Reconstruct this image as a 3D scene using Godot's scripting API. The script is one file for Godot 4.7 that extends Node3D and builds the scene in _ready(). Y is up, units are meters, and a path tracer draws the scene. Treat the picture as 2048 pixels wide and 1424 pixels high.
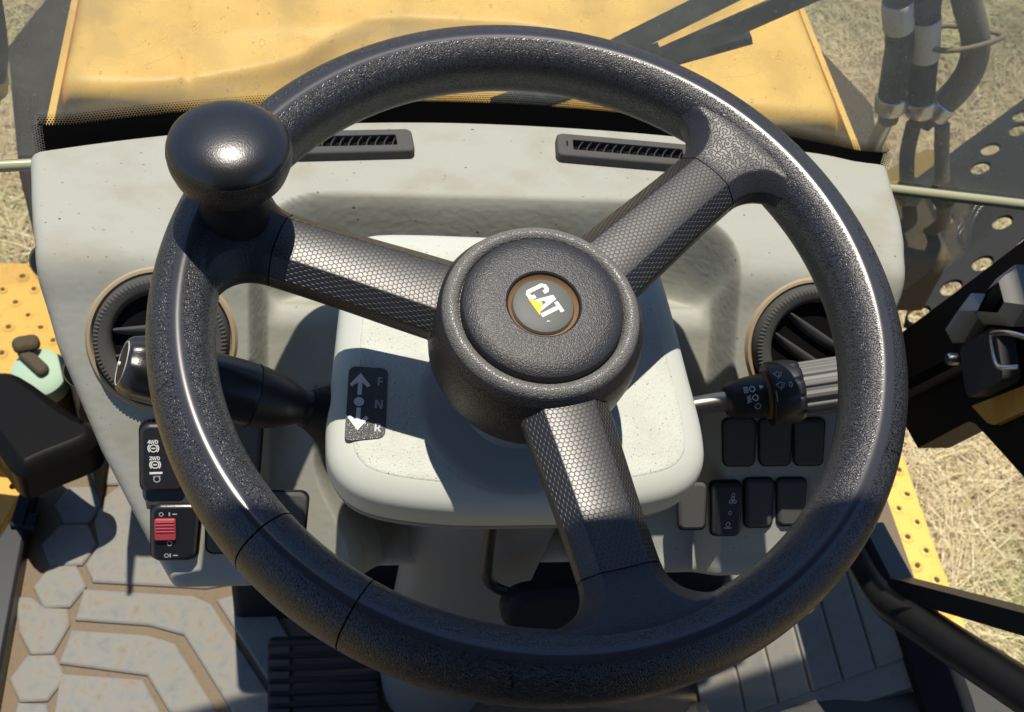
extends Node3D
# The driver's view over a loader's steering wheel: wheel, column pod, levers, dashboard, cab floor,
# windscreen, engine hood and the dry grass outside.  y is up, -z is the way the machine drives, metres.

const TILT := 0.20944            # the steering column leans 12 degrees towards the driver
const WHEEL := Vector3(0.0, 0.8, 0.0)
const XC := 0.012                # middle of the dashboard
# the console and the glass are drawn at nine-eighths size and set in at this size and place
const CONSOLE := Transform3D(Vector3(0.885, 0, 0), Vector3(0, 0.885, 0), Vector3(0, 0, 0.885), Vector3(-0.0130, 0.1469, 0.0499))
const POD := Transform3D(Vector3(0.9665, 0, 0), Vector3(0, 0.9665, 0), Vector3(0, 0, 0.9665), Vector3(-0.0038, 0.0187, 0.0109))
const SIDE := Transform3D(Vector3(0.886, 0, 0), Vector3(0, 0.886, 0), Vector3(0, 0, 0.886), Vector3(-0.0129, 0.1456, 0.0494))
var rng := RandomNumberGenerator.new()
var M := {}

# ------------------------------------------------------------------ mesh helper
class MB:
	var v := PackedVector3Array()
	var n := PackedVector3Array()
	var t := PackedVector2Array()
	var idx := PackedInt32Array()
	var xf := Transform3D()

	func vert(p: Vector3, nn: Vector3, uv := Vector2.ZERO) -> int:
		v.append(xf * p)
		n.append((xf.basis * nn).normalized())
		t.append(uv)
		return v.size() - 1

	func tri(a: int, b: int, c: int) -> void:      # wound so that the face agrees with its normals
		var g := (v[b] - v[a]).cross(v[c] - v[a])
		if g.dot(n[a] + n[b] + n[c]) > 0.0:
			idx.append_array([a, c, b])
		else:
			idx.append_array([a, b, c])

	# a grid of points p[i * (nv+1) + j]; normals from neighbours; hint = a direction (open sheet) or ZERO (closed body)
	func grid(p: PackedVector3Array, nu: int, nv: int, wu := false, wv := false, hint := Vector3.ZERO, uvs := PackedVector2Array()) -> void:
		var w := nv + 1
		var nn := PackedVector3Array()
		nn.resize(p.size())
		var mid := Vector3.ZERO
		for q in p:
			mid += q
		mid /= p.size()
		var side := 0.0
		for i in nu + 1:
			for j in w:
				var i0 := (i - 1 if i > 0 else (nu - 1 if wu else 0))
				var i1 := (i + 1 if i < nu else (1 if wu else nu))
				var j0 := (j - 1 if j > 0 else (nv - 1 if wv else 0))
				var j1 := (j + 1 if j < nv else (1 if wv else nv))
				var du := p[i1 * w + j] - p[i0 * w + j]
				var dv := p[i * w + j1] - p[i * w + j0]
				if du.length_squared() < 1e-16:
					var k := 1 if j == 0 else -1
					du = p[i1 * w + j + k] - p[i0 * w + j + k]
				if dv.length_squared() < 1e-16:
					var k2 := 1 if i == 0 else -1
					dv = p[(i + k2) * w + j1] - p[(i + k2) * w + j0]
				var c := du.cross(dv)
				side += c.dot(hint if hint != Vector3.ZERO else p[i * w + j] - mid)
				nn[i * w + j] = c.normalized()
		var s := 1.0 if side >= 0.0 else -1.0
		var base := v.size()
		for k in p.size():
			vert(p[k], nn[k] * s, uvs[k] if uvs.size() == p.size() else Vector2.ZERO)
		for i in nu:
			for j in nv:
				var a := base + i * w + j
				quad(a, a + w, a + w + 1, a + 1, s)

	func quad(a: int, b: int, c: int, d: int, s: float) -> void:
		if s > 0.0:
			idx.append_array([a, c, b, a, d, c])
		else:
			idx.append_array([a, b, c, a, c, d])

	# turned body about y; profile of (radius, height); corners sharper than 32 degrees stay sharp
	func lathe(pr: Array, seg := 48, uvscale := 1.0) -> void:
		var flip := 0.0
		for k in pr.size():
			var a0: Vector2 = pr[k]
			var b0: Vector2 = pr[(k + 1) % pr.size()]
			flip += a0.x * b0.y - b0.x * a0.y
		var s := 1.0 if flip > 0.0 else -1.0
		var segn := []
		for k in pr.size() - 1:
			var d: Vector2 = pr[k + 1] - pr[k]
			segn.append(Vector2(d.y, -d.x).normalized() * s)
		var long := 0.0
		for k in pr.size() - 1:
			var na: Vector2 = segn[k]
			var nb: Vector2 = segn[k]
			if k > 0 and (segn[k - 1] as Vector2).dot(segn[k]) > 0.85:
				na = (segn[k - 1] + segn[k]).normalized()
			if k < segn.size() - 1 and (segn[k + 1] as Vector2).dot(segn[k]) > 0.85:
				nb = (segn[k + 1] + segn[k]).normalized()
			var pa: Vector2 = pr[k]
			var pb: Vector2 = pr[k + 1]
			if pa.x < 1e-6 and absf(na.y) > 0.8:
				na = Vector2(0, signf(na.y))
			if pb.x < 1e-6 and absf(nb.y) > 0.8:
				nb = Vector2(0, signf(nb.y))
			var base := v.size()
			var step := pa.distance_to(pb)
			for i in seg + 1:
				var an := TAU * i / seg
				var c := cos(an)
				var sn := sin(an)
				var arc := an * maxf(0.01, pr[int(pr.size() / 2)].x) * uvscale
				vert(Vector3(pa.x * c, pa.y, pa.x * sn), Vector3(na.x * c, na.y, na.x * sn), Vector2(arc, long * uvscale))
				vert(Vector3(pb.x * c, pb.y, pb.x * sn), Vector3(nb.x * c, nb.y, nb.x * sn), Vector2(arc, (long + step) * uvscale))
			long += step
			for i in seg:
				var q := base + i * 2
				if pa.x > 1e-6:
					tri(q, q + 1, q + 2)
				if pb.x > 1e-6:
					tri(q + 1, q + 3, q + 2)

	# a plate: outline in (x, z), from y = 0 up to y = h, with a chamfer b on the upper edge
	func plate(out: PackedVector2Array, h: float, b := 0.0, smooth := 0.8) -> void:
		var o := out
		if Geometry2D.is_polygon_clockwise(o):
			o = o.duplicate()
			o.reverse()
		var m := o.size()
		var en := []
		for k in m:
			var d := (o[(k + 1) % m] - o[k]).normalized()
			en.append(Vector2(d.y, -d.x))
		var inner := PackedVector2Array()
		for k in m:
			var a: Vector2 = en[(k + m - 1) % m]
			var c: Vector2 = en[k]
			var mm := (a + c).normalized()
			inner.append(o[k] - mm * b / maxf(0.35, mm.dot(c)))
		for k in m:
			var k2 := (k + 1) % m
			var e: Vector2 = en[k]
			var pv: Vector2 = en[(k + m - 1) % m]
			var nx: Vector2 = en[k2]
			var n1 := (e + pv).normalized() if e.dot(pv) > smooth else e
			var n2 := (e + nx).normalized() if e.dot(nx) > smooth else e
			var a1 := vert(Vector3(o[k].x, 0, o[k].y), Vector3(n1.x, 0, n1.y), Vector2(o[k].x, o[k].y))
			var a2 := vert(Vector3(o[k2].x, 0, o[k2].y), Vector3(n2.x, 0, n2.y), Vector2(o[k2].x, o[k2].y))
			var a3 := vert(Vector3(o[k2].x, h - b, o[k2].y), Vector3(n2.x, 0, n2.y), Vector2(o[k2].x, o[k2].y + h))
			var a4 := vert(Vector3(o[k].x, h - b, o[k].y), Vector3(n1.x, 0, n1.y), Vector2(o[k].x, o[k].y + h))
			tri(a1, a2, a3)
			tri(a1, a3, a4)
			if b > 0.0:
				var b1 := vert(Vector3(o[k].x, h - b, o[k].y), Vector3(n1.x, 0.7, n1.y))
				var b2 := vert(Vector3(o[k2].x, h - b, o[k2].y), Vector3(n2.x, 0.7, n2.y))
				var b3 := vert(Vector3(inner[k2].x, h, inner[k2].y), Vector3(n2.x * 0.35, 1, n2.y * 0.35), inner[k2])
				var b4 := vert(Vector3(inner[k].x, h, inner[k].y), Vector3(n1.x * 0.35, 1, n1.y * 0.35), inner[k])
				tri(b1, b2, b3)
				tri(b1, b3, b4)
		for cap in 2:
			var pts := inner if cap == 0 else o
			var y := h if cap == 0 else 0.0
			var nn := Vector3.UP if cap == 0 else Vector3.DOWN
			var base := v.size()
			for q in pts:
				vert(Vector3(q.x, y, q.y), nn, q)
			var ti := Geometry2D.triangulate_polygon(pts)
			for k in range(0, ti.size(), 3):
				tri(base + ti[k], base + ti[k + 1], base + ti[k + 2])

	# a box with rounded corners (r, seen from above) and a chamfer, standing on y = 0
	func slab(w: float, h: float, d: float, r := 0.0, b := 0.0) -> void:
		plate(MB.rounded(w, d, r), h, b)

	static func rounded(w: float, d: float, r: float, k := 5) -> PackedVector2Array:
		var o := PackedVector2Array()
		if r <= 0.0:
			return PackedVector2Array([Vector2(-w / 2, -d / 2), Vector2(w / 2, -d / 2), Vector2(w / 2, d / 2), Vector2(-w / 2, d / 2)])
		var cs := [Vector2(w / 2 - r, -d / 2 + r), Vector2(w / 2 - r, d / 2 - r), Vector2(-w / 2 + r, d / 2 - r), Vector2(-w / 2 + r, -d / 2 + r)]
		for c in 4:
			for i in k + 1:
				var a := -PI / 2 + PI / 2 * c + PI / 2 * i / k
				o.append(cs[c] + Vector2(cos(a), sin(a)) * r)
		return o

	func tube(path: Array, r: Variant, seg := 16, caps := true, uvscale := 1.0) -> void:
		var m := path.size()
		var pts := []
		var rad := []
		for k in m:
			pts.append(path[k])
			rad.append(r[k] if r is Array else r)
		var up := Vector3.UP
		if absf(((pts[1] - pts[0]) as Vector3).normalized().dot(up)) > 0.9:
			up = Vector3.RIGHT
		var g := PackedVector3Array()
		var uv := PackedVector2Array()
		var long := 0.0
		var rows := 0
		for k in m:
			var tg: Vector3 = (pts[mini(k + 1, m - 1)] - pts[maxi(k - 1, 0)]).normalized()
			var sd := tg.cross(up).normalized()
			up = sd.cross(tg).normalized()
			if k > 0:
				long += (pts[k] as Vector3).distance_to(pts[k - 1])
			var sets := [[0.0, rad[k]]]
			if caps and k == 0:
				sets = [[0.0, 0.0001], [0.0, rad[k] * 0.85], [rad[k] * 0.12, rad[k]]]
			elif caps and k == m - 1:
				sets = [[-rad[k] * 0.12, rad[k]], [0.0, rad[k] * 0.85], [0.0, 0.0001]]
			for q in sets:
				rows += 1
				for i in seg + 1:
					var a := TAU * i / seg
					g.append(pts[k] + tg * q[0] + (sd * cos(a) + up * sin(a)) * q[1])
					uv.append(Vector2(a * rad[k], long + q[0]) * uvscale)
		var before := v.size()
		grid(g, rows - 1, seg, false, true, Vector3.ZERO, uv)
		# make sure the normals point away from the path
		var sgn := 0.0
		for k in m:
			pass
		var j := 0
		for row in rows:
			var c := Vector3.ZERO
			for i in seg:
				c += v[before + row * (seg + 1) + i]
			c /= seg
			for i in seg:
				j = before + row * (seg + 1) + i
				sgn += (v[j] - c).dot(n[j])
		if sgn < 0.0:
			for q in range(before, v.size()):
				n[q] = -n[q]
			for q in range(idx.size() - 1, -1, -3):
				if idx[q] < before:
					break
				var s := idx[q]
				idx[q] = idx[q - 1]
				idx[q - 1] = s

	# a straight bar of rectangular section from a to b; side = the direction of its width
	func bar(a: Vector3, b: Vector3, w: float, h: float, side: Vector3, r := 0.0, bev := 0.0) -> void:
		var d := b - a
		var keep := xf
		var z := d.normalized()
		var up := z.cross(side).normalized()
		var x := up.cross(z).normalized()
		xf = keep * Transform3D(Basis(x, up, z), (a + b) / 2 - up * h / 2)
		slab(w, h, d.length(), r, bev)
		xf = keep

	# ink: a thin raised ribbon along points of a plane map f(p) -> [position, normal]
	func ink(f: Callable, pts: Array, w: float, closed := false) -> void:
		var m := pts.size()
		var l := []
		for k in m:
			var a: Vector2 = pts[(k + m - 1) % m] if closed else pts[maxi(k - 1, 0)]
			var b: Vector2 = pts[(k + 1) % m] if closed else pts[mini(k + 1, m - 1)]
			var d := (b - a).normalized()
			l.append(Vector2(-d.y, d.x) * w / 2)
		var base := v.size()
		for k in m:
			for s in [-1.0, 1.0]:
				var q: Array = f.call((pts[k] as Vector2) + l[k] * s)
				vert(q[0], q[1])
		for k in (m if closed else m - 1):
			var a := base + k * 2
			var b := base + ((k + 1) % m) * 2
			tri(a, b, b + 1)
			tri(a, b + 1, a + 1)

	func fill(f: Callable, pts: PackedVector2Array) -> void:
		var base := v.size()
		for p in pts:
			var q: Array = f.call(p)
			vert(q[0], q[1])
		var ti := Geometry2D.triangulate_polygon(pts)
		for k in range(0, ti.size(), 3):
			tri(base + ti[k], base + ti[k + 1], base + ti[k + 2])

	func done() -> ArrayMesh:
		var a := []
		a.resize(Mesh.ARRAY_MAX)
		a[Mesh.ARRAY_VERTEX] = v
		a[Mesh.ARRAY_NORMAL] = n
		a[Mesh.ARRAY_TEX_UV] = t
		a[Mesh.ARRAY_INDEX] = idx
		var me := ArrayMesh.new()
		me.add_surface_from_arrays(Mesh.PRIMITIVE_TRIANGLES, a)
		return me


# ------------------------------------------------------------------ object helpers
func obj(called: String, mesh: Variant, m: Material, parent: Node = self, xf := Transform3D()) -> MeshInstance3D:
	var o := MeshInstance3D.new()
	o.name = called
	o.mesh = mesh.done() if mesh is MB else mesh
	o.material_override = m
	o.transform = xf
	parent.add_child(o, true)
	return o

func tag(o: Node, label: String, category: String, group := "") -> Node:
	o.set_meta("label", label)
	o.set_meta("category", category)
	if group:
		o.set_meta("group", group)
	return o

func thing(called: String, label: String, category: String, xf := Transform3D(), group := "") -> Node3D:
	var o := Node3D.new()
	o.name = called
	o.transform = xf
	add_child(o, true)
	tag(o, label, category, group)
	return o

func struct(called: String, mesh: Variant, m: Material, xf := Transform3D()) -> MeshInstance3D:
	var o := obj(called, mesh, m, self, xf)
	o.set_meta("kind", "structure")
	return o

func part_label(o: Node, label: String) -> Node:
	o.set_meta("label", label)
	return o

static func smooth_path(p: Array, closed := false, k := 6) -> Array:
	var out := []
	var m := p.size()
	for i in (m if closed else m - 1):
		var a: Variant = p[(i + m - 1) % m] if closed else p[maxi(i - 1, 0)]
		var b: Variant = p[i]
		var c: Variant = p[(i + 1) % m]
		var d: Variant = p[(i + 2) % m] if closed else p[mini(i + 2, m - 1)]
		for j in k:
			out.append(b.cubic_interpolate(c, a, d, float(j) / k))
	if not closed:
		out.append(p[m - 1])
	return out

static func poly(p: Array) -> PackedVector2Array:
	return PackedVector2Array(p)

func at(x: float, y: float, z: float) -> Transform3D:
	return Transform3D(Basis(), Vector3(x, y, z))


# ------------------------------------------------------------------ materials
func lin(r: float, g: float, b: float) -> Color:
	return Color(r, g, b).linear_to_srgb()

func mat(called: String, c: Color, rough := 0.6, spec := 0.5, metal := 0.0) -> StandardMaterial3D:
	var m := StandardMaterial3D.new()
	m.resource_name = called
	m.albedo_color = c
	m.roughness = rough
	m.metallic_specular = spec
	m.metallic = metal
	M[called] = m
	return m

func noise_tex(size: int, freq: float, seed_no: int, stops: Array, cols: Array, kind := FastNoiseLite.TYPE_SIMPLEX_SMOOTH, fractal := FastNoiseLite.FRACTAL_FBM, octaves := 3, warp := 0.0) -> NoiseTexture2D:
	var f := FastNoiseLite.new()
	f.seed = seed_no
	f.noise_type = kind
	f.frequency = freq
	f.fractal_type = fractal
	f.fractal_octaves = octaves
	if warp > 0.0:
		f.domain_warp_enabled = true
		f.domain_warp_amplitude = warp
		f.domain_warp_frequency = freq * 1.3
		f.domain_warp_fractal_type = FastNoiseLite.DOMAIN_WARP_FRACTAL_NONE
	var t := NoiseTexture2D.new()
	t.width = size
	t.height = size
	t.seamless = true
	t.seamless_blend_skirt = 0.12
	t.noise = f
	var g := Gradient.new()
	g.offsets = PackedFloat32Array(stops)
	var cc := PackedColorArray()
	for c in cols:
		cc.append(c if c is Color else Color(c, c, c))
	g.colors = cc
	t.color_ramp = g
	return t

func relief(m: StandardMaterial3D, t: Texture2D, depth_mm: float) -> void:
	m.heightmap_enabled = true
	m.heightmap_texture = t
	m.heightmap_scale = depth_mm * 0.1

func tri(m: StandardMaterial3D, per_metre: float, world := false) -> void:
	m.uv1_triplanar = true
	m.uv1_world_triplanar = world
	m.uv1_scale = Vector3.ONE * per_metre
	m.uv1_triplanar_sharpness = 6.0

func honeycomb(as_color: bool) -> ImageTexture:       # one tile of a hexagon lattice: bumps with narrow channels between
	var w := 104
	var h := 180
	var im := Image.create(w * 2, h * 2, false, Image.FORMAT_RGB8)
	for y in h * 2:
		for x in w * 2:
			var best := 1e9
			for c in [Vector2(0, 0), Vector2(w, 0), Vector2(w / 2.0, h / 2.0), Vector2(0, h), Vector2(w, h), Vector2(-w / 2.0, h / 2.0), Vector2(w * 1.5, h / 2.0)]:
				var d := Vector2(x / 2.0, y / 2.0) - c as Vector2
				d = d.abs()
				best = minf(best, maxf(d.x, d.x * 0.5 + d.y * 0.866))
			var e := 1.0 - clampf(best / (w / 2.0), 0.0, 1.0)
			var k := smoothstep(0.03, 0.20, e) * 0.9 + 0.1 * clampf(e, 0, 1)
			if as_color:
				k = lerpf(1.0, 0.55, smoothstep(0.06, 0.16, e))
			im.set_pixel(x, y, Color(k, k, k))
	return ImageTexture.create_from_image(im)

func worn_band() -> ImageTexture:      # roughness round the rim's section: polished along the ridge
	var im := Image.create(8, 512, false, Image.FORMAT_RGB8)
	for y in 512:
		var k := lerpf(0.50, 1.0, smoothstep(0.008, 0.045, absf(y / 512.0 - 0.247)))
		for x in 8:
			im.set_pixel(x, y, Color(k, k, k))
	return ImageTexture.create_from_image(im)

# leather grain: flat islands parted by winding grooves; band = the share of the height where it is worn smooth
func grain(size: int, freq: float, seed_no: int, band: float, as_color: bool) -> ImageTexture:
	var f := FastNoiseLite.new()
	f.seed = seed_no
	f.noise_type = FastNoiseLite.TYPE_SIMPLEX_SMOOTH
	f.frequency = freq
	f.fractal_type = FastNoiseLite.FRACTAL_NONE
	f.domain_warp_enabled = true
	f.domain_warp_amplitude = 0.45 / freq
	f.domain_warp_frequency = freq * 1.2
	f.domain_warp_fractal_type = FastNoiseLite.DOMAIN_WARP_FRACTAL_NONE
	var src := f.get_seamless_image(size, size, false, false, 0.06, false)
	src.convert(Image.FORMAT_L8)
	var d := src.get_data()
	var out := PackedByteArray()
	out.resize(d.size())
	for k in d.size():
		var q := absf(d[k] / 255.0 - 0.5) * 2.0
		var h := smoothstep(0.02, 0.34, q)
		if band >= 0.0:
			var v := absf((k / size) / float(size) - band)
			h = lerpf(1.0, h, smoothstep(0.012, 0.040, v))
		out[k] = int(255.0 * (0.14 + 0.86 * h if as_color else h))
	return ImageTexture.create_from_image(Image.create_from_data(size, size, false, Image.FORMAT_L8, out))

# dust on plastic or paint: a faint tint that wanders, with specks, dried drops and a few scratches
func dusty(size: int, seed_no: int, clean: Color, dirt: Color, specks: int, scratches: int) -> ImageTexture:
	var f := FastNoiseLite.new()
	f.seed = seed_no
	f.frequency = 0.004
	f.fractal_octaves = 6
	var src := f.get_seamless_image(size, size, false, false, 0.15, true)
	src.convert(Image.FORMAT_L8)
	var d := src.get_data()
	var out := PackedByteArray()
	out.resize(d.size() * 3)
	var r := RandomNumberGenerator.new()
	r.seed = seed_no
	for k in d.size():
		var c := clean.lerp(dirt, smoothstep(0.35, 0.95, d[k] / 255.0) * 0.36 + r.randf() * 0.08)
		out[k * 3] = int(c.r * 255.0)
		out[k * 3 + 1] = int(c.g * 255.0)
		out[k * 3 + 2] = int(c.b * 255.0)
	var im := Image.create_from_data(size, size, false, Image.FORMAT_RGB8, out)
	for k in specks:
		var p := Vector2i(r.randi_range(4, size - 5), r.randi_range(4, size - 5))
		var rad := 0.6 + 2.4 * pow(r.randf(), 3.0)
		var tint := clean.lerp(dirt.darkened(r.randf_range(0.1, 0.6)), r.randf_range(0.3, 0.9))
		var ring := r.randf() < 0.15 and rad > 1.4
		for y in range(-3, 4):
			for x in range(-3, 4):
				var q := Vector2(x, y).length()
				if q <= rad and (not ring or q > rad - 1.0):
					im.set_pixel(p.x + x, p.y + y, tint)
	for k in scratches:
		var a := Vector2(r.randf_range(40, size - 40), r.randf_range(40, size - 40))
		var v := Vector2.from_angle(r.randf() * TAU)
		var tint := clean.lerp(dirt, r.randf_range(-0.4, 0.6))
		for i in r.randi_range(8, 34):
			im.set_pixel(int(a.x), int(a.y), tint)
			a += v
			v = v.rotated(r.randf_range(-0.06, 0.06))
	return ImageTexture.create_from_image(im)

# the film of dust on a pane: haze in the alpha channel, with droplet rings, specks and wipe streaks
func dirty_glass(size: int) -> ImageTexture:
	var f := FastNoiseLite.new()
	f.seed = 31
	f.frequency = 0.005
	f.fractal_octaves = 6
	f.domain_warp_enabled = true
	f.domain_warp_amplitude = 60.0
	f.domain_warp_frequency = 0.006
	var src := f.get_seamless_image(size, size, false, false, 0.15, true)
	src.convert(Image.FORMAT_L8)
	var d := src.get_data()
	var out := PackedByteArray()
	out.resize(d.size() * 4)
	out.fill(255)
	var r := RandomNumberGenerator.new()
	r.seed = 31
	for k in d.size():
		out[k * 4 + 3] = int(255.0 * (0.19 + 0.36 * pow(d[k] / 255.0, 2.0) + 0.03 * r.randf()))
	var im := Image.create_from_data(size, size, false, Image.FORMAT_RGBA8, out)
	for k in 900:
		var p := Vector2i(r.randi_range(8, size - 9), r.randi_range(8, size - 9))
		var rad := 0.8 + 5.0 * pow(r.randf(), 3.0)
		var a := r.randf_range(0.35, 0.75)
		for y in range(-6, 7):
			for x in range(-6, 7):
				var q := Vector2(x, y * 0.8).length()
				if q <= rad and (rad < 1.6 or q > rad - 1.1) and r.randf() < 0.85:
					im.set_pixel(p.x + x, p.y + y, Color(1, 1, 1, a))
	for k in 60:
		var a := Vector2(r.randf_range(90, size - 90), r.randf_range(90, size - 90))
		var v := Vector2.from_angle(r.randf_range(-0.9, -0.2))
		var al := r.randf_range(0.2, 0.4)
		for i in r.randi_range(10, 80):
			im.set_pixel(int(a.x), int(a.y), Color(1, 1, 1, al))
			a += v
			v = v.rotated(r.randf_range(-0.09, 0.09))
	return ImageTexture.create_from_image(im)

func speckle(size: int, blur: int, seed_no: int) -> ImageTexture:     # even random grain that repeats without a seam
	var r := RandomNumberGenerator.new()
	r.seed = seed_no
	var a := PackedFloat32Array()
	a.resize(size * size)
	for k in a.size():
		a[k] = r.randf()
	for pass_no in blur:
		var b := a.duplicate()
		for y in size:
			for x in size:
				var xl := (x + size - 1) % size
				var xr := (x + 1) % size
				b[y * size + x] = (a[y * size + x] * 2.0 + a[y * size + xl] + a[y * size + xr] + a[((y + 1) % size) * size + x] + a[((y + size - 1) % size) * size + x]) / 6.0
		a = b
	var im := Image.create(size, size, false, Image.FORMAT_RGB8)
	for k in a.size():
		var q := clampf((a[k] - 0.5) * (1.6 + 1.3 * blur) + 0.5, 0.0, 1.0)
		im.set_pixel(k % size, k / size, Color(q, q, q))
	return ImageTexture.create_from_image(im)

func make_materials() -> void:
	var worm := grain(1024, 0.034, 3, -1.0, false)
	var rim_h := grain(1024, 0.042, 8, 0.247, false)
	var rim_c := grain(1024, 0.042, 8, 0.247, true)
	var fine := speckle(256, 3, 5)
	var dust := dusty(1024, 9, Color(0.99, 1.0, 0.985), Color(0.86, 0.80, 0.70), 480, 30)
	var paint_dust := dusty(1024, 14, Color(1.0, 1.0, 0.99), Color(0.90, 0.86, 0.78), 800, 14)
	var pod_dust := dusty(512, 17, Color(1, 1, 1), Color(0.90, 0.89, 0.85), 1100, 8)
	var grime := noise_tex(1024, 0.011, 21, [0.0, 0.35, 0.6, 0.8, 1.0], [Color(0.86, 0.88, 0.88), Color(0.94, 0.95, 0.94), Color(0.97, 0.96, 0.93), Color(0.96, 0.93, 0.88), Color(0.91, 0.85, 0.76)], FastNoiseLite.TYPE_SIMPLEX_SMOOTH, FastNoiseLite.FRACTAL_FBM, 5)
	var hex := honeycomb(false)
	var hex_c := honeycomb(true)
	M.fine = fine
	M.dust = dust
	M.grime = grime

	var m := mat("rim_leather", lin(0.037, 0.038, 0.042), 0.38, 0.5)
	relief(m, rim_h, 0.13)
	m.roughness_texture = worn_band()
	m.albedo_texture = rim_c
	m.uv1_scale = Vector3.ONE / 0.117
	m = mat("grip_grain", lin(0.026, 0.027, 0.029), 0.42, 0.45)
	relief(m, worm, 0.13)
	tri(m, 10.0)
	m = mat("hub_grain", lin(0.022, 0.022, 0.023), 0.42, 0.5)
	relief(m, worm, 0.2)
	tri(m, 12.0)
	m = mat("ring_grain", lin(0.17, 0.168, 0.155), 0.40, 0.5)
	relief(m, worm, 0.40)
	tri(m, 14.0)
	m = mat("hex_grip", lin(0.055, 0.055, 0.054), 0.38, 0.55)
	m.albedo_texture = hex_c
	relief(m, hex, 0.20)
	m.uv1_scale = Vector3(1.0 / 0.0027, 1.0 / 0.00468, 1)
	m = mat("hub_cap", lin(0.022, 0.023, 0.025), 0.45, 0.5)
	relief(m, fine, 0.11)
	tri(m, 26.0)
	mat("gloss_black", lin(0.012, 0.014, 0.017), 0.30, 0.55)
	relief(M.gloss_black, fine, 0.025)
	tri(M.gloss_black, 24.0)
	mat("pillar_black", lin(0.006, 0.006, 0.006), 0.35, 0.2)
	m = mat("satin_black", lin(0.016, 0.017, 0.019), 0.40, 0.5)
	mat("matte_black", lin(0.010, 0.010, 0.011), 0.65, 0.35)
	mat("deep_black", lin(0.006, 0.006, 0.006), 0.8, 0.2)
	mat("switch_grey", lin(0.080, 0.082, 0.078), 0.75, 0.3)
	mat("kick_black", lin(0.016, 0.018, 0.020), 0.7, 0.3)
	mat("grip_grey", lin(0.13, 0.13, 0.125), 0.5, 0.4)
	mat("charcoal", lin(0.050, 0.052, 0.055), 0.6, 0.3)
	m = mat("dusty_charcoal", lin(0.085, 0.086, 0.085), 0.72, 0.3)
	m.albedo_texture = grime
	tri(m, 9.0)
	m = mat("rust_dust", lin(0.26, 0.15, 0.075), 0.95, 0.1)
	mat("tan_dust", lin(0.36, 0.29, 0.19), 0.95, 0.1)
	mat("badge_face", lin(0.105, 0.115, 0.105), 0.5, 0.35)
	mat("white_print", lin(0.78, 0.78, 0.75), 0.5, 0.4)
	mat("grey_print", lin(0.42, 0.43, 0.44), 0.5, 0.4)
	mat("yellow_print", lin(0.80, 0.55, 0.015), 0.5, 0.4)
	mat("red_plastic", lin(0.36, 0.045, 0.06), 0.5, 0.4)
	mat("chrome", lin(0.62, 0.58, 0.52), 0.28, 0.5, 1.0)
	mat("zinc", lin(0.62, 0.64, 0.64), 0.33, 0.5, 1.0)
	m = mat("dash_plastic", lin(0.350, 0.357, 0.326), 0.62, 0.35)
	m.albedo_texture = dust
	relief(m, fine, 0.10)
	tri(m, 9.0)
	m.uv1_scale = Vector3(2.6, 3.6, 3.6)
	m = mat("pod_plastic", lin(0.52, 0.555, 0.51), 0.60, 0.4)
	m.albedo_texture = pod_dust
	relief(m, fine, 0.14)
	tri(m, 13.0)
	m = mat("pod_smooth", lin(0.50, 0.535, 0.49), 0.55, 0.4)
	mat("pod_boss", lin(0.30, 0.32, 0.30), 0.6, 0.3)
	m = mat("pod_lower", lin(0.20, 0.215, 0.21), 0.6, 0.4)
	m = mat("column_plastic", lin(0.15, 0.16, 0.165), 0.5, 0.4)
	m = mat("decal_dark", lin(0.062, 0.068, 0.070), 0.34, 0.5)
	relief(m, fine, 0.25)
	tri(m, 30.0)
	m = mat("mat_rubber", lin(0.25, 0.246, 0.230), 0.82, 0.25)
	m.albedo_texture = grime
	tri(m, 3.5)
	m = mat("mat_dirt", lin(0.205, 0.162, 0.118), 0.95, 0.1)
	m.albedo_texture = grime
	tri(m, 11.0)
	m = mat("pedal_rubber", lin(0.035, 0.032, 0.032), 0.75, 0.3)
	m = mat("yellow_paint", lin(0.80, 0.52, 0.125), 0.45, 0.4)
	m.albedo_texture = paint_dust
	tri(m, 3.0)
	m = mat("yellow_dusty", lin(0.66, 0.40, 0.10), 0.7, 0.3)
	m.albedo_texture = grime
	tri(m, 5.0)
	m = mat("olive_yellow", lin(0.26, 0.19, 0.06), 0.8, 0.3)
	m.albedo_texture = grime
	tri(m, 5.0)
	mat("pleat_grey", lin(0.34, 0.33, 0.30), 0.75, 0.3)
	m = mat("olive_frame", lin(0.085, 0.070, 0.045), 0.8, 0.3)
	m.albedo_texture = grime
	tri(m, 4.0)
	m = mat("brown_frame", lin(0.035, 0.029, 0.022), 0.8, 0.3)
	m.albedo_texture = grime
	tri(m, 4.0)
	m = mat("mint", lin(0.34, 0.48, 0.35), 0.55, 0.4)
	m = mat("fender_black", lin(0.030, 0.031, 0.030), 0.75, 0.25)
	m.albedo_texture = grime
	tri(m, 6.0)
	m = mat("hose_rubber", lin(0.028, 0.028, 0.028), 0.7, 0.3)
	relief(m, hex, 0.7)
	m.uv1_scale = Vector3(1.0 / 0.006, 1.0 / 0.0104, 1)
	m = mat("hose_tan", lin(0.22, 0.19, 0.12), 0.8, 0.2)
	m = mat("label_white", lin(0.62, 0.63, 0.61), 0.6, 0.3)
	m.albedo_texture = grime
	tri(m, 16.0)
	m = mat("wiper_metal", lin(0.21, 0.185, 0.135), 0.8, 0.3)
	m.albedo_texture = grime
	tri(m, 9.0)
	m = mat("soil", lin(0.30, 0.235, 0.13), 1.0, 0.1)
	m.albedo_texture = grime
	tri(m, 1.5)
	m = mat("straw", Color.WHITE, 0.9, 0.2)
	m.vertex_color_use_as_albedo = true
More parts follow.
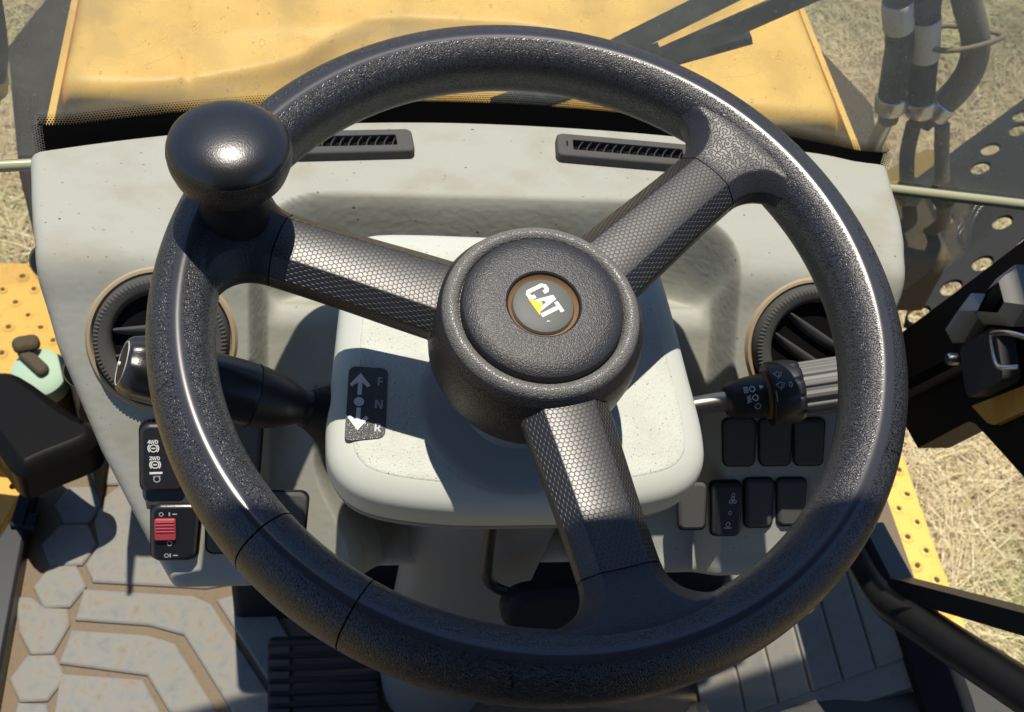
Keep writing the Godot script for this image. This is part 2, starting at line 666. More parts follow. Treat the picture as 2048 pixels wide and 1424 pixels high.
	m = mat("glass", Color(0.9, 0.95, 0.9, 0.05), 0.02, 0.5)
	m.transparency = BaseMaterial3D.TRANSPARENCY_ALPHA
	m = mat("glass_edge", lin(0.36, 0.37, 0.24), 0.25, 0.5)
	# dust on the glass: a thin film, denser in smears and droplet rings
	var smear := dirty_glass(1024)
	m = mat("dust_film", lin(0.88, 0.82, 0.66), 0.9, 0.1)
	m.transparency = BaseMaterial3D.TRANSPARENCY_ALPHA
	m.albedo_texture = smear
	tri(m, 2.2)


# ------------------------------------------------------------------ the scene
func _ready() -> void:
	rng.seed = 4
	camera_and_light()
	make_materials()
	surroundings()
	machine_front()
	cab_shell()
	cab_floor()
	dashboard()
	column()
	levers()
	steering_wheel()


func camera_and_light() -> void:
	var cam := Camera3D.new()
	cam.name = "camera"
	cam.transform = Transform3D(Basis(Vector3(0.98838, 0.11923, 0.09437), Vector3(-0.00613, 0.65140, -0.75871), Vector3(-0.15193, 0.74932, 0.64456)), Vector3(-0.1129, 1.2774, 0.4337))
	cam.fov = 32.11
	var lens := CameraAttributesPhysical.new()
	lens.frustum_focal_length = 41.70
	lens.frustum_focus_distance = 0.66
	lens.frustum_near = 0.02
	lens.frustum_far = 400.0
	lens.exposure_aperture = 24.0
	cam.attributes = lens
	cam.near = 0.02
	cam.far = 400.0
	add_child(cam)
	cam.current = true

	var we := WorldEnvironment.new()
	we.name = "daylight"
	var e := Environment.new()
	e.background_mode = Environment.BG_SKY
	var sky := Sky.new()
	var sm := ProceduralSkyMaterial.new()
	sm.sky_top_color = Color(0.42, 0.56, 0.78)
	sm.sky_horizon_color = Color(0.72, 0.80, 0.88)
	sm.sky_curve = 0.15
	sm.ground_bottom_color = Color(0.35, 0.30, 0.2)
	sm.ground_horizon_color = Color(0.6, 0.58, 0.5)
	sm.sky_energy_multiplier = 1.05
	sky.sky_material = sm
	e.sky = sky
	e.tonemap_mode = Environment.TONE_MAPPER_LINEAR
	e.tonemap_exposure = 1.1
	e.sdfgi_enabled = true
	e.ssao_enabled = true
	e.ssil_enabled = true
	we.environment = e
	add_child(we)

	var sun := DirectionalLight3D.new()
	sun.name = "sun"
	sun.light_energy = 1.6
	sun.light_color = Color(1.0, 0.96, 0.90)
	sun.light_angular_distance = 0.53
	sun.shadow_enabled = true
	var d := Vector3(0.015, -0.985, 0.165).normalized()
	sun.transform = Transform3D(Basis.looking_at(d, Vector3(0, 0, -1)), Vector3(0, 5, 0))
	add_child(sun)


# ---------------------------------------------------------------- outside
func surroundings() -> void:
	var g := MB.new()
	g.slab(160, 0.1, 160)
	struct("ground", g, M.soil, at(0, -1.3, 0))
	# one tuft of dry grass: bent blades
	var tuft := MB.new()
	for k in 20:
		var a := rng.randf() * TAU
		var out := Vector3(cos(a), 0, sin(a))
		var side := Vector3(-sin(a), 0, cos(a))
		var l := rng.randf_range(0.06, 0.16)
		var lean := rng.randf_range(0.4, 1.6)
		var w := rng.randf_range(0.0016, 0.0034)
		var p := Vector3(rng.randf_range(-0.03, 0.03), 0, rng.randf_range(-0.03, 0.03))
		var base := tuft.v.size()
		for s in 4:
			var f := s / 3.0
			var q := p + out * l * lean * f * f * 0.8 + Vector3.UP * l * (f - 0.45 * lean * 0.5 * f * f)
			var nn := (Vector3.UP + side * 0.3 - out * 0.3).normalized()
			tuft.vert(q - side * w * (1.0 - f * 0.85), nn)
			tuft.vert(q + side * w * (1.0 - f * 0.85), nn)
		for s in 3:
			var b := base + s * 2
			tuft.tri(b, b + 1, b + 3)
			tuft.tri(b, b + 3, b + 2)
	var mm := MultiMesh.new()
	mm.transform_format = MultiMesh.TRANSFORM_3D
	mm.use_colors = true
	mm.mesh = tuft.done()
	var areas := [[0.95, 3.6, -4.9, 0.4, 42000], [-2.4, -0.7, -4.2, -1.4, 12000], [-9.0, 9.0, -11.0, 4.0, 16000]]
	var total := 0
	for a in areas:
		total += a[4]
	mm.instance_count = total
	var patch := FastNoiseLite.new()
	patch.seed = 12
	patch.frequency = 0.9
	patch.fractal_octaves = 3
	var i := 0
	for a in areas:
		for k in a[4]:
			var x := rng.randf_range(a[0], a[1])
			var z := rng.randf_range(a[2], a[3])
			var s := rng.randf_range(0.6, 1.25)
			mm.set_instance_transform(i, Transform3D(Basis(Vector3.UP, rng.randf() * TAU) * Basis.from_scale(Vector3(s, s * rng.randf_range(0.5, 1.0), s)), Vector3(x, -1.2, z)))
			var gr := clampf(patch.get_noise_2d(x * 1.4, z * 1.4) * 2.2 - 0.12 + rng.randf_range(-0.25, 0.25), 0.0, 1.0)
			var worn := clampf(patch.get_noise_2d(x * 2.3 + 40.0, z * 2.3) * 1.9 - 0.1, 0.0, 0.75)
			var dry := Color(0.60, 0.48, 0.24).lerp(Color(0.86, 0.75, 0.46), rng.randf()).lerp(Color(0.30, 0.20, 0.11), pow(rng.randf(), 4.0)).lerp(Color(0.34, 0.25, 0.15), worn)
			mm.set_instance_color(i, dry.lerp(Color(0.27, 0.33, 0.11), gr * 0.8))
			i += 1
	var gi := MultiMeshInstance3D.new()
	gi.name = "dry_grass"
	gi.multimesh = mm
	gi.material_override = M.straw
	add_child(gi)
	tag(gi, "dry straw-coloured grass with green patches around the machine", "grass")
	gi.set_meta("kind", "stuff")


# ---------------------------------------------------------------- hood, hoses, wiper, frame beyond the windscreen
func hood_edge(x: float) -> float:
	var p := [Vector2(0, -0.566), Vector2(0.05, -0.566), Vector2(0.085, -0.560), Vector2(0.115, -0.538), Vector2(0.145, -0.503), Vector2(0.17, -0.486), Vector2(0.20, -0.474), Vector2(0.23, -0.462), Vector2(0.30, -0.44)]
	var q := absf(x - 0.016)
	for k in p.size() - 1:
		if q <= p[k + 1].x:
			var f: float = (q - p[k].x) / (p[k + 1].x - p[k].x)
			return lerpf(p[k].y, p[k + 1].y, f)
	return -0.40

func machine_front() -> void:
	# engine hood: a heightfield with the scooped middle, rounded to the sides and to the rear face
	var hood := thing("engine_hood", "yellow engine hood with a scooped middle beyond the windscreen", "engine hood", at(0.016, 0.60, -0.46))
	var g := MB.new()
	var p := PackedVector3Array()
	var nx := 150
	var zs := []
	for k in 8:
		zs.append([0.012, -0.32 + 0.04 * k])
	for k in 7:
		var a := PI / 2 * k / 6.0
		zs.append([0.018 * sin(PI / 2 - a) - 0.006, -0.018 + 0.018 * sin(a)])
	for k in 60:
		zs.append([-0.006 - 0.0035 * (k + 1), 0.0])
	for k in 12:
		zs.append([-0.22 - 0.09 * (k + 1), 0.0])
	for i in nx + 1:
		var u := -1.0 + 2.0 * i / nx
		for zz in zs:
			var z: float = zz[0]
			var half := 0.351 + 0.02 * clampf(-z, 0, 1)
			var x := half * u
			var q := half - absf(x)
			var y: float = zz[1]
			if q < 0.015:
				y -= 0.015 - sqrt(maxf(0.0, 0.015 * 0.015 - (0.015 - q) * (0.015 - q)))
			var d := (z - 0.46) - hood_edge(x + 0.016)
			y -= 0.066 * smoothstep(-0.014, 0.075, d) + 0.007 * smoothstep(-0.007, 0.007, d)
			y -= 0.0035 * exp(-pow((x + 0.245) / 0.004, 2.0))
			p.append(Vector3(x, y, z))
	g.grid(p, nx, zs.size() - 1, false, false, Vector3(0, 1, 0.3))
	obj("hood_shell", g, M.yellow_paint, hood)
	for s in [-1.0, 1.0]:
		var sd := MB.new()
		var a := Vector3(0.351 * s, -0.19, 0.06)
		sd.bar(a, Vector3(0.372 * s, -0.19, -1.25), 0.006, 0.37, Vector3(1, 0, 0))
		obj("side_panel", sd, M.yellow_paint, hood)

	# dark chassis either side of the hood
	var ch := thing("chassis_frame", "dusty dark chassis frame below the left edge of the hood", "vehicle frame", at(0, 0.2, 0))
	g = MB.new()
	g.xf = at(0, -0.5, 0)
	g.plate(poly([Vector2(-0.37, -0.42), Vector2(-0.49, -0.80), Vector2(-0.545, -1.06), Vector2(-0.49, -1.25), Vector2(-0.37, -1.5)]), 0.5, 0.01)
	obj("frame_plate", g, M.brown_frame, ch)
	var ch2 := thing("chassis_frame", "dusty brown chassis plate between the hood and the black hydraulic hoses", "vehicle frame", at(0, 0.3, 0))
	g = MB.new()
	g.xf = at(0, -0.5, 0)
	g.plate(poly([Vector2(0.39, -0.46), Vector2(0.55, -0.68), Vector2(0.612, -0.79), Vector2(0.630, -0.87), Vector2(0.57, -1.05), Vector2(0.40, -1.25)]), 0.5, 0.01)
	obj("frame_plate", g, M.olive_frame, ch2)

	# wiper: two linked rods running into one blade
	var w := thing("windscreen_wiper", "dusty black twin-rod windscreen wiper lying across the hood view", "wiper", CONSOLE * Transform3D(Basis(), Vector3(0.13, 0.690, -0.410)))
	var o := Vector3(0.13, 0.705, -0.395)
	g = MB.new()
	g.bar(Vector3(0.40, 0.838, -0.40) - o, Vector3(0.155, 0.692, -0.39) - o, 0.017, 0.006, Vector3(0.3, 0.6, -0.75), 0.0, 0.001)
	obj("wiper_arm", g, M.wiper_metal, w)
	g = MB.new()
	g.bar(Vector3(0.36, 0.862, -0.40) - o, Vector3(0.118, 0.700, -0.39) - o, 0.018, 0.006, Vector3(0.3, 0.6, -0.75), 0.0, 0.001)
	obj("wiper_arm", g, M.wiper_metal, w)
	g = MB.new()
	g.bar(Vector3(0.165, 0.699, -0.392) - o, Vector3(0.03, 0.640, -0.386) - o, 0.022, 0.008, Vector3(0.3, 0.6, -0.75), 0.0, 0.002)
	obj("wiper_head", g, M.wiper_metal, w)
	g = MB.new()
	g.bar(Vector3(0.24, 0.715, -0.402) - o, Vector3(0.09, 0.655, -0.40) - o, 0.007, 0.012, Vector3(0, 1, 0), 0.0, 0.001)
	obj("wiper_blade", g, M.satin_black, w)

	# hydraulic hoses on the right
	hose("hydraulic_hose", "black braided hydraulic hose with a stained white band beside the hood", [Vector3(0.470, 0.66, -0.66), Vector3(0.483, 0.595, -0.65), Vector3(0.504, 0.546, -0.65), Vector3(0.513, 0.51, -0.65), Vector3(0.522, 0.472, -0.65)], 0.0155, M.hose_rubber, 0.0, true)
	hose("hydraulic_hose", "black braided hydraulic hose with a clean white label sleeve", [Vector3(0.503, 0.66, -0.65), Vector3(0.515, 0.597, -0.65), Vector3(0.535, 0.54, -0.65), Vector3(0.548, 0.50, -0.65), Vector3(0.558, 0.470, -0.65)], 0.0155, M.hose_rubber, 1.0, true)
	hose("hydraulic_hose", "dusty tan hydraulic hose curving down outermost to the fittings", [Vector3(0.53, 0.66, -0.66), Vector3(0.556, 0.605, -0.655), Vector3(0.588, 0.555, -0.65), Vector3(0.600, 0.518, -0.65), Vector3(0.597, 0.488, -0.65), Vector3(0.588, 0.466, -0.65)], 0.0155, M.hose_tan, -1.0, true)
	hose("hydraulic_hose", "black hydraulic hose with woven sleeve at the left edge", [Vector3(-0.437, 0.66, -0.66), Vector3(-0.437, 0.57, -0.65), Vector3(-0.442, 0.49, -0.65), Vector3(-0.450, 0.452, -0.65)], 0.016, M.hose_rubber, -1.0, false)
	var tie := MB.new()
	var ring := []
	for k in 25:
		var a := TAU * k / 24
		ring.append(Vector3(0.045 * cos(a), 0.004 * sin(a * 2.0), 0.020 * sin(a)))
	tie.tube(ring, 0.003, 6, false)
	tag(obj("hose_clamp", tie, M.hose_tan, self, Transform3D(Basis(Vector3(0, 0, 1), 0.12), Vector3(0.572, 0.555, -0.648))), "tan strap clamp binding the outer hydraulic hoses together", "hose clamp")

	var mf := thing("valve_manifold", "grimy hydraulic valve block with bent steel pipes below the hose fittings", "valve block", at(0.60, 0.25, -0.68))
	g = MB.new()
	g.xf = at(-0.02, -0.10, 0.0)
	g.slab(0.20, 0.10, 0.12, 0.01, 0.006)
	obj("block", g, M.olive_frame, mf)
	for k in 3:
		g = MB.new()
		var x0 := -0.05 + 0.045 * k
		g.tube(smooth_path([Vector3(-0.072 + 0.035 * k, 0.185, 0.03), Vector3(x0 - 0.02, 0.13, 0.03), Vector3(x0, 0.07, 0.05), Vector3(x0 + 0.02, 0.03, 0.03), Vector3(x0 + 0.02, -0.02, 0.0)], false, 5), 0.009, 12)
		obj("pipe", g, M.olive_frame if k == 1 else M.zinc if k == 0 else M.hose_tan, mf)
	for k in 3:
		g = MB.new()
		var ho := PackedVector2Array()
		for q in 6:
			ho.append(Vector2(cos(TAU * q / 6), sin(TAU * q / 6)) * 0.018)
		g.plate(ho, 0.018, 0.003)
		obj("nut", g, M.brown_frame if k != 1 else M.hose_tan, mf, Transform3D(Basis(Vector3(1, 0, 0), 0.5), Vector3(-0.06 + 0.045 * k, 0.09, 0.045)))

	# perforated black fender plate and its yellow neighbour
	perforated("perforated_step", "black perforated step plate with oval holes outside the right glass", "step plate",
		poly([Vector2(1.06, -1.16), Vector2(0.745, -0.905), Vector2(0.762, -0.82), Vector2(0.672, -0.635), Vector2(0.73, -0.60), Vector2(1.10, -0.70), Vector2(1.14, -1.20)]), 0.10,
		[Vector2(1.006, -1.067), Vector2(0.939, -1.016), Vector2(0.905, -0.969), Vector2(1.027, -1.104), Vector2(0.814, -0.884), Vector2(0.800, -0.845), Vector2(0.895, -0.845), Vector2(0.831, -0.757), Vector2(0.765, -0.707), Vector2(0.918, -0.80), Vector2(0.70, -0.655)], M.fender_black)
	perforated("perforated_step", "yellow-brown perforated strip between the dashboard and the black step plate", "step plate",
		poly([Vector2(0.92, -1.045), Vector2(0.742, -0.900), Vector2(0.758, -0.822), Vector2(0.668, -0.635), Vector2(0.64, -0.66), Vector2(0.66, -0.93), Vector2(0.86, -1.06)]), 0.06,
		[Vector2(0.735, -0.828), Vector2(0.715, -0.80), Vector2(0.70, -0.77)], M.olive_yellow)

	# yellow dimpled steps left and right of the cab
	var sl := thing("dimpled_step", "dusty yellow dimpled step plate outside, left of the dashboard", "step plate", at(-0.60, -0.25, -0.95))
	g = MB.new()
	g.xf = at(0, -0.02, 0)
	g.plate(poly([Vector2(-0.35, -0.128), Vector2(0.005, -0.128), Vector2(0.06, -0.04), Vector2(0.20, 0.16), Vector2(-0.35, 0.16)]), 0.02, 0.003)
	obj("plate", g, M.yellow_dusty, sl)
	for q in [Vector2(-0.597, -1.043), Vector2(-0.623, -1.013), Vector2(-0.575, -1.015), Vector2(-0.599, -0.986), Vector2(-0.576, -0.959), Vector2(-0.601, -0.932), Vector2(-0.553, -0.933), Vector2(-0.578, -0.905), Vector2(-0.602, -0.878), Vector2(-0.553, -0.878), Vector2(-0.53, -0.905), Vector2(-0.626, -0.958), Vector2(-0.626, -0.905)]:
		dimple(sl, q - Vector2(-0.60, -0.95), 0.0, M.yellow_dusty)
	var sr := thing("dimpled_step", "bright yellow dimpled step plate seen through the right-hand lower window", "step plate", at(0.68, -0.10, -0.40))
	g = MB.new()
	g.xf = at(0, -0.02, 0)
	g.plate(poly([Vector2(-0.10, -0.30), Vector2(0.040, -0.30), Vector2(0.046, -0.15), Vector2(0.044, 0.0), Vector2(0.046, 0.10), Vector2(0.046, 0.35), Vector2(-0.10, 0.35)]), 0.02, 0.003)
	obj("plate", g, M.yellow_paint, sr)
	for q in [Vector2(0.709, -0.496), Vector2(0.689, -0.472), Vector2(0.709, -0.449), Vector2(0.668, -0.448), Vector2(0.687, -0.425), Vector2(0.707, -0.403), Vector2(0.667, -0.402), Vector2(0.686, -0.379), Vector2(0.707, -0.357), Vector2(0.667, -0.356), Vector2(0.687, -0.333), Vector2(0.707, -0.31), Vector2(0.709, -0.537), Vector2(0.689, -0.518), Vector2(0.707, -0.264), Vector2(0.687, -0.287)]:
		dimple(sr, q - Vector2(0.68, -0.40), 0.0, M.yellow_paint)
	g = MB.new()
	for k in 5:
		g.bar(Vector3(0.005 + 0.0065 * k, 0.0003, 0.053 + 0.003 * (k % 2)), Vector3(0.005 + 0.0065 * k, 0.0003, 0.066), 0.002, 0.0006, Vector3(1, 0, 0))
	obj("stencil_print", g, M.charcoal, sr)

	# mint filler cap with a grey wing on a pipe
	var cap := thing("filler_cap", "faded mint green filler cap with grey wing nut beside the left step", "filler cap", Transform3D(Basis(Vector3(1, 0, 0), 0.25), Vector3(-0.474, -0.02, -0.640)))
	g = MB.new()
	g.lathe([Vector2(0, 0.02), Vector2(0.027, 0.02), Vector2(0.034, 0.016), Vector2(0.036, 0.010), Vector2(0.036, -0.012), Vector2(0.0, -0.012)], 40)
	obj("cap", g, M.mint, cap)
	g = MB.new()
	g.xf = Transform3D(Basis(Vector3.UP, 0.8), Vector3(-0.006, 0.02, -0.012))
	g.slab(0.017, 0.010, 0.048, 0.007, 0.004)
	g.xf = Transform3D(Basis(Vector3.UP, 0.2), Vector3(-0.016, 0.026, -0.034))
	g.slab(0.034, 0.012, 0.022, 0.010, 0.005)
	obj("wing", g, M.olive_frame, cap)
	g = MB.new()
	g.lathe([Vector2(0.0, -0.012), Vector2(0.029, -0.012), Vector2(0.029, -0.18), Vector2(0.0, -0.18)], 32)
	obj("neck", g, M.olive_frame, cap)

	# orange-yellow sheet at the lower left
	var sh := thing("yellow_fender", "orange-yellow sheet metal fender at the lower left with bolt holes", "fender", at(-0.50, -0.05, -0.48))
	g = MB.new()
	g.xf = at(0, -0.012, 0)
	g.plate(poly([Vector2(-0.4, -0.12), Vector2(-0.010, -0.075), Vector2(0.028, -0.022), Vector2(0.006, 0.05), Vector2(-0.05, 0.14), Vector2(-0.4, 0.14)]), 0.012, 0.002)
	obj("sheet", g, M.yellow_dusty, sh)
	g = MB.new()
	g.bar(Vector3(-0.40, 0.04, -0.11), Vector3(0.03, 0.04, -0.035), 0.008, 0.08, Vector3(0, 0, 1), 0.0, 0.002)
	obj("flange", g, M.yellow_dusty, sh)
	for q in [Vector2(0.010, -0.010), Vector2(-0.024, 0.016)]:
		g = MB.new()
		g.lathe([Vector2(0, 0.0008), Vector2(0.0045, 0.0008), Vector2(0.0045, -0.004), Vector2(0, -0.004)], 16)
		obj("bolt_hole", g, M.deep_black, sh, at(q.x, 0.0, q.y))


func hose(called: String, label: String, path: Array, r: float, m: Material, band: float, ferrule: bool) -> void:
	var o: Vector3 = path[path.size() - 1]
	var t := thing(called, label, "hydraulic hose", Transform3D(Basis(), o), "hydraulic hoses by the hood")
	var p := []
	for q in smooth_path(path, false, 6):
		p.append(q - o)
	var g := MB.new()
	g.tube(p, r, 24)
	obj("hose", g, m, t)
	if band >= 0.0:
		g = MB.new()
		var a := 9 if band < 0.5 else 9
		var seg := p.slice(a - 3, a + (2 if band < 0.5 else 5))
		if band > 0.5:
			seg = p.slice(8, 15)
		g.tube(seg, r + 0.0012, 24, true)
		obj("label_sleeve", g, M.label_white, t)
	g = MB.new()
	var e: Vector3 = p[p.size() - 1]
	var d: Vector3 = (e - (p[p.size() - 3] as Vector3)).normalized()
	g.tube([e - d * 0.001, e + d * 0.010, e + d * 0.020], r + 0.0022, 20)
	obj("ferrule", g, M.zinc, t)
	g = MB.new()
	g.tube([e + d * 0.019, e + d * 0.036], r * 0.75, 12)
	obj("stem", g, M.olive_frame, t)

var dimple_mesh: ArrayMesh
var pit_mesh: ArrayMesh
func dimple(parent: Node3D, q: Vector2, y: float, m: Material) -> void:
	if dimple_mesh == null:
		var g := MB.new()
		g.lathe([Vector2(0.0115, -0.001), Vector2(0.0100, 0.0008), Vector2(0.0065, 0.0030), Vector2(0.0050, 0.0034), Vector2(0.0044, 0.0020), Vector2(0.0, 0.0018)], 14)
		dimple_mesh = g.done()
		g = MB.new()
		g.lathe([Vector2(0.0, 0.0024), Vector2(0.0040, 0.0024), Vector2(0.0044, 0.0012), Vector2(0, 0.0012)], 12)
		pit_mesh = g.done()
	var d := obj("dimple", dimple_mesh, m, parent, Transform3D(Basis(Vector3.UP, rng.randf() * TAU) * Basis.from_scale(Vector3(rng.randf_range(0.8, 1.1), rng.randf_range(0.5, 1.2), rng.randf_range(0.8, 1.1))), Vector3(q.x, y, q.y)))
	obj("hole", pit_mesh, M.olive_frame, d)

func perforated(called: String, label: String, cat: String, o: PackedVector2Array, y: float, holes: Array, m: Material) -> void:
	var c := CSGPolygon3D.new()
	c.name = called
	c.polygon = o
	c.depth = 0.006
	c.material = m
	c.transform = Transform3D(Basis(Vector3(1, 0, 0), PI / 2), Vector3(0, y, 0))
	for h in holes:
		var s := CSGCylinder3D.new()
		s.operation = CSGShape3D.OPERATION_SUBTRACTION
		s.radius = 0.0150
		s.height = 0.06
		s.sides = 20
		s.material = m
		s.transform = Transform3D(Basis(Vector3(0, 0, 1), -0.62) * Basis(Vector3(1, 0, 0), PI / 2) * Basis.from_scale(Vector3(1.6, 1, 0.70)), Vector3(h.x, h.y, 0))
		s.name = "oval_hole"
		c.add_child(s, true)
	add_child(c, true)
	tag(c, label, cat)


# ---------------------------------------------------------------- cab: glass, pillars, roof
func glass_z(x: float) -> float:
	var q := absf(x - XC)
	return -0.368 + 0.55 * q * q if q < 0.31 else -0.3151 + 0.13 * (q - 0.31)

func glass_sheet(x0: float, x1: float, y0: float, y1: float, off: float, nx := 30, lean := 0.22) -> MB:
	var g := MB.new()
	for s in [0.0, 0.004]:
		var p := PackedVector3Array()
		for i in nx + 1:
			var x := lerpf(x0, x1, float(i) / nx)
			for j in 7:
				var y := lerpf(y0, y1, j / 6.0)
				p.append(Vector3(x, y - 0.64, glass_z(x) - off - s - (y - 0.64) * lean))
		g.grid(p, nx, 6, false, false, Vector3(0, 0, 1.0 if s == 0.0 else -1.0))
		if off > 0.0:
			break
	return g

func cab_shell() -> void:
	var ws := thing("windscreen", "dusty curved windscreen above the dashboard", "windscreen", CONSOLE * at(0, 0.62, 0))
	obj("pane", glass_sheet(-0.75, 0.75, 0.652, 1.55, 0.0), M.glass, ws)
	obj("dust", glass_sheet(-0.75, 0.75, 0.652, 1.55, 0.006), M.dust_film, ws)
	var g := MB.new()
	for s in [-1.0, 1.0]:
		var pts := []
		for k in 14:
			var x: float = XC + s * (0.335 + 0.42 * k / 13.0)
			pts.append(Vector3(x, 0.008, glass_z(x) - 0.002))
		g = MB.new()
		g.tube(pts, 0.0048, 10)
		obj("glass_edge", g, M.glass_edge, ws)
	# black band printed on the glass behind the dashboard, fading into dots
	g = MB.new()
	var p := PackedVector3Array()
	for i in 61:
		var u := -1.0 + i / 30.0
		var x := XC + 0.331 * u
		for j in 3:
			var y: float = [-0.02, 0.01, 0.0405 - 0.006 * (1.0 - u * u)][j]
			p.append(Vector3(x, y, glass_z(x) + 0.0015 - y * 0.22))
	g.grid(p, 60, 2, false, false, Vector3(0, 0, 1))
	obj("black_band", g, M.deep_black, ws)
	g = MB.new()
	var dot := func(c: Vector2, r: float) -> void:
		var ring := PackedVector2Array()
		for k in 6:
			ring.append(c + Vector2(cos(TAU * k / 6), sin(TAU * k / 6)) * r)
		g.fill(func(q: Vector2) -> Array: return [Vector3(q.x, q.y, glass_z(q.x) + 0.0015 - q.y * 0.22), Vector3(0, 0.1, 1)], ring)
	for row in 5:
		for i in 318:
			var x := XC - 0.333 + 0.0021 * (i + 0.5 * (row % 2))
			var u := (x - XC) / 0.331
			dot.call(Vector2(x, 0.0412 - 0.006 * (1.0 - u * u) + 0.0018 * row), 0.00100 - 0.00013 * row)
	for s in [-1.0, 1.0]:
		for row in 4:
			for i in 20:
				dot.call(Vector2(XC + s * (0.332 + 0.0018 * row), 0.0405 - 0.0021 * (i + 0.5 * (row % 2))), 0.00095 - 0.00015 * row)
	var dots := obj("dot_print", g, M.deep_black, ws)
	dots.set_meta("kind", "stuff")

	var lowr := thing("lower_pane", "dusty lower glass pane to the right of the dashboard", "window pane", CONSOLE * at(0, 0.62, 0))
	for off in [0.0, 0.004, 0.008]:
		g = MB.new()
		p = PackedVector3Array()
		for i in 9:
			var x := lerpf(0.345, 0.478, i / 8.0)
			for j in 5:
				p.append(Vector3(x, lerpf(lerpf(-0.25, 0.008, i / 8.0), 0.010, j / 4.0), glass_z(x) - off))
		g.grid(p, 8, 4, false, false, Vector3(0, 0, 1))
		obj("dust" if off > 0.005 else "pane", g, M.dust_film if off > 0.005 else M.glass, lowr)
	var lowl := thing("lower_pane", "lower glass pane to the left of the dashboard above the black pillar foot", "window pane", CONSOLE * at(0, 0.62, 0))
	obj("pane", glass_sheet(-0.50, -0.335, 0.52, 0.645, 0.0, 12, 0.0), M.glass, lowl)

	# right-hand pillar, door panel and window bars, all in the plane x = 0.5 (outline in z, y)
	var side := Basis(Vector3(0, 0, 1), Vector3(1, 0, 0), Vector3(0, 1, 0))
	var rp := thing("cab_pillar", "black right front cab pillar leaning up from the floor", "pillar", SIDE * Transform3D(side, Vector3(0.5, 0, 0)))
	g = MB.new()
	g.plate(poly([Vector2(-0.43, 0.28), Vector2(-0.396, 0.359), Vector2(-0.346, 0.480), Vector2(-0.306, 0.579), Vector2(-0.20, 0.84), Vector2(-0.13, 0.84), Vector2(-0.249, 0.545), Vector2(-0.30, 0.435), Vector2(-0.35, 0.335), Vector2(-0.385, 0.26)]), 0.05, 0.006)
	obj("post", g, M.matte_black, rp)
	g = MB.new()
	g.bar(Vector3(-0.338, -0.003, 0.318), Vector3(-0.265, -0.003, 0.47), 0.006, 0.008, Vector3(1, 0, -0.5), 0.0, 0.002)
	obj("seal", g, M.olive_frame, rp)
	var door := thing("cab_door", "black right-hand cab door panel with a lower window", "door", SIDE * Transform3D(side, Vector3(0.515, 0, 0)))
	g = MB.new()
	g.plate(poly([Vector2(-0.385, 0.26), Vector2(-0.30, 0.278), Vector2(-0.261, 0.372), Vector2(-0.256, 0.381), Vector2(-0.248, 0.388), Vector2(-0.236, 0.393), Vector2(-0.134, 0.434), Vector2(0.08, 0.52), Vector2(0.08, 0.9), Vector2(-0.10, 0.9), Vector2(-0.245, 0.55), Vector2(-0.35, 0.33)]), 0.04, 0.004)
	obj("panel", g, M.matte_black, door)
	g = MB.new()
	g.bar(Vector3(-0.20, -0.008, 0.163), Vector3(0.40, -0.008, 0.949), 0.020, 0.03, Vector3(1, 0, -0.8), 0.0, 0.005)
	obj("window_bar", g, M.satin_black, door)
	g = MB.new()
	g.bar(Vector3(-0.29, -0.008, 0.135), Vector3(-0.183, -0.008, 0.163), 0.022, 0.03, Vector3(-0.3, 0, 1), 0.0, 0.005)
	obj("window_bar", g, M.satin_black, door)
	g = MB.new()
	g.tube(smooth_path([Vector3(-0.31, -0.02, 0.11), Vector3(-0.20, -0.02, 0.145), Vector3(-0.13, -0.02, 0.205), Vector3(-0.03, -0.02, 0.30), Vector3(0.08, -0.02, 0.41), Vector3(0.40, -0.02, 0.75)], false, 6), 0.020, 16)
	obj("door_rail", g, M.satin_black, door)
	# latch
	var la := thing("door_latch", "black door latch block with a bent silver striker loop on the right pillar", "latch", SIDE * Transform3D(side, Vector3(0.49, 0, 0)))
	g = MB.new()
	g.xf = Transform3D(Basis(Vector3.UP, -1.15), Vector3(-0.247, -0.010, 0.480))
	g.slab(0.066, 0.02, 0.050, 0.008, 0.003)
	obj("block", g, M.charcoal, la)
	g = MB.new()
	g.tube(smooth_path([Vector3(-0.205, -0.012, 0.560), Vector3(-0.222, -0.022, 0.549), Vector3(-0.238, -0.022, 0.531), Vector3(-0.239, -0.022, 0.525), Vector3(-0.228, -0.022, 0.519), Vector3(-0.218, -0.022, 0.516), Vector3(-0.209, -0.022, 0.519), Vector3(-0.202, -0.012, 0.528)], false, 5), 0.0024, 10)
	obj("striker_loop", g, M.zinc, la)
	g = MB.new()
	g.lathe([Vector2(0, -0.006), Vector2(0.0045, -0.006), Vector2(0.006, -0.003), Vector2(0.006, 0.004), Vector2(0, 0.004)], 14)
	obj("bolt", g, M.zinc, la, at(-0.280, -0.012, 0.447))
	# grey pleated boot and yellow bracket on the door
	var bo := thing("pleated_cover", "grey faceted rubber cover tucked behind the right pillar latch", "cover", SIDE * Transform3D(side, Vector3(0.485, 0, 0)))
	for q in [[Vector2(-0.320, 0.452), Vector2(-0.316, 0.500), Vector2(-0.290, 0.505), Vector2(-0.290, 0.46), Vector2(-0.303, 0.444)], [Vector2(-0.292, 0.499), Vector2(-0.296, 0.540), Vector2(-0.284, 0.570), Vector2(-0.245, 0.560), Vector2(-0.245, 0.532), Vector2(-0.280, 0.497)]]:
		g = MB.new()
		g.xf = Transform3D(Basis(Vector3(1, 0, 0), PI), Vector3(0, 0.02, 0)) * Transform3D(Basis.from_scale(Vector3(1, 1, -1)), Vector3.ZERO)
		g.plate(poly(q), 0.030, 0.012)
		obj("pleat", g, M.pleat_grey, bo)
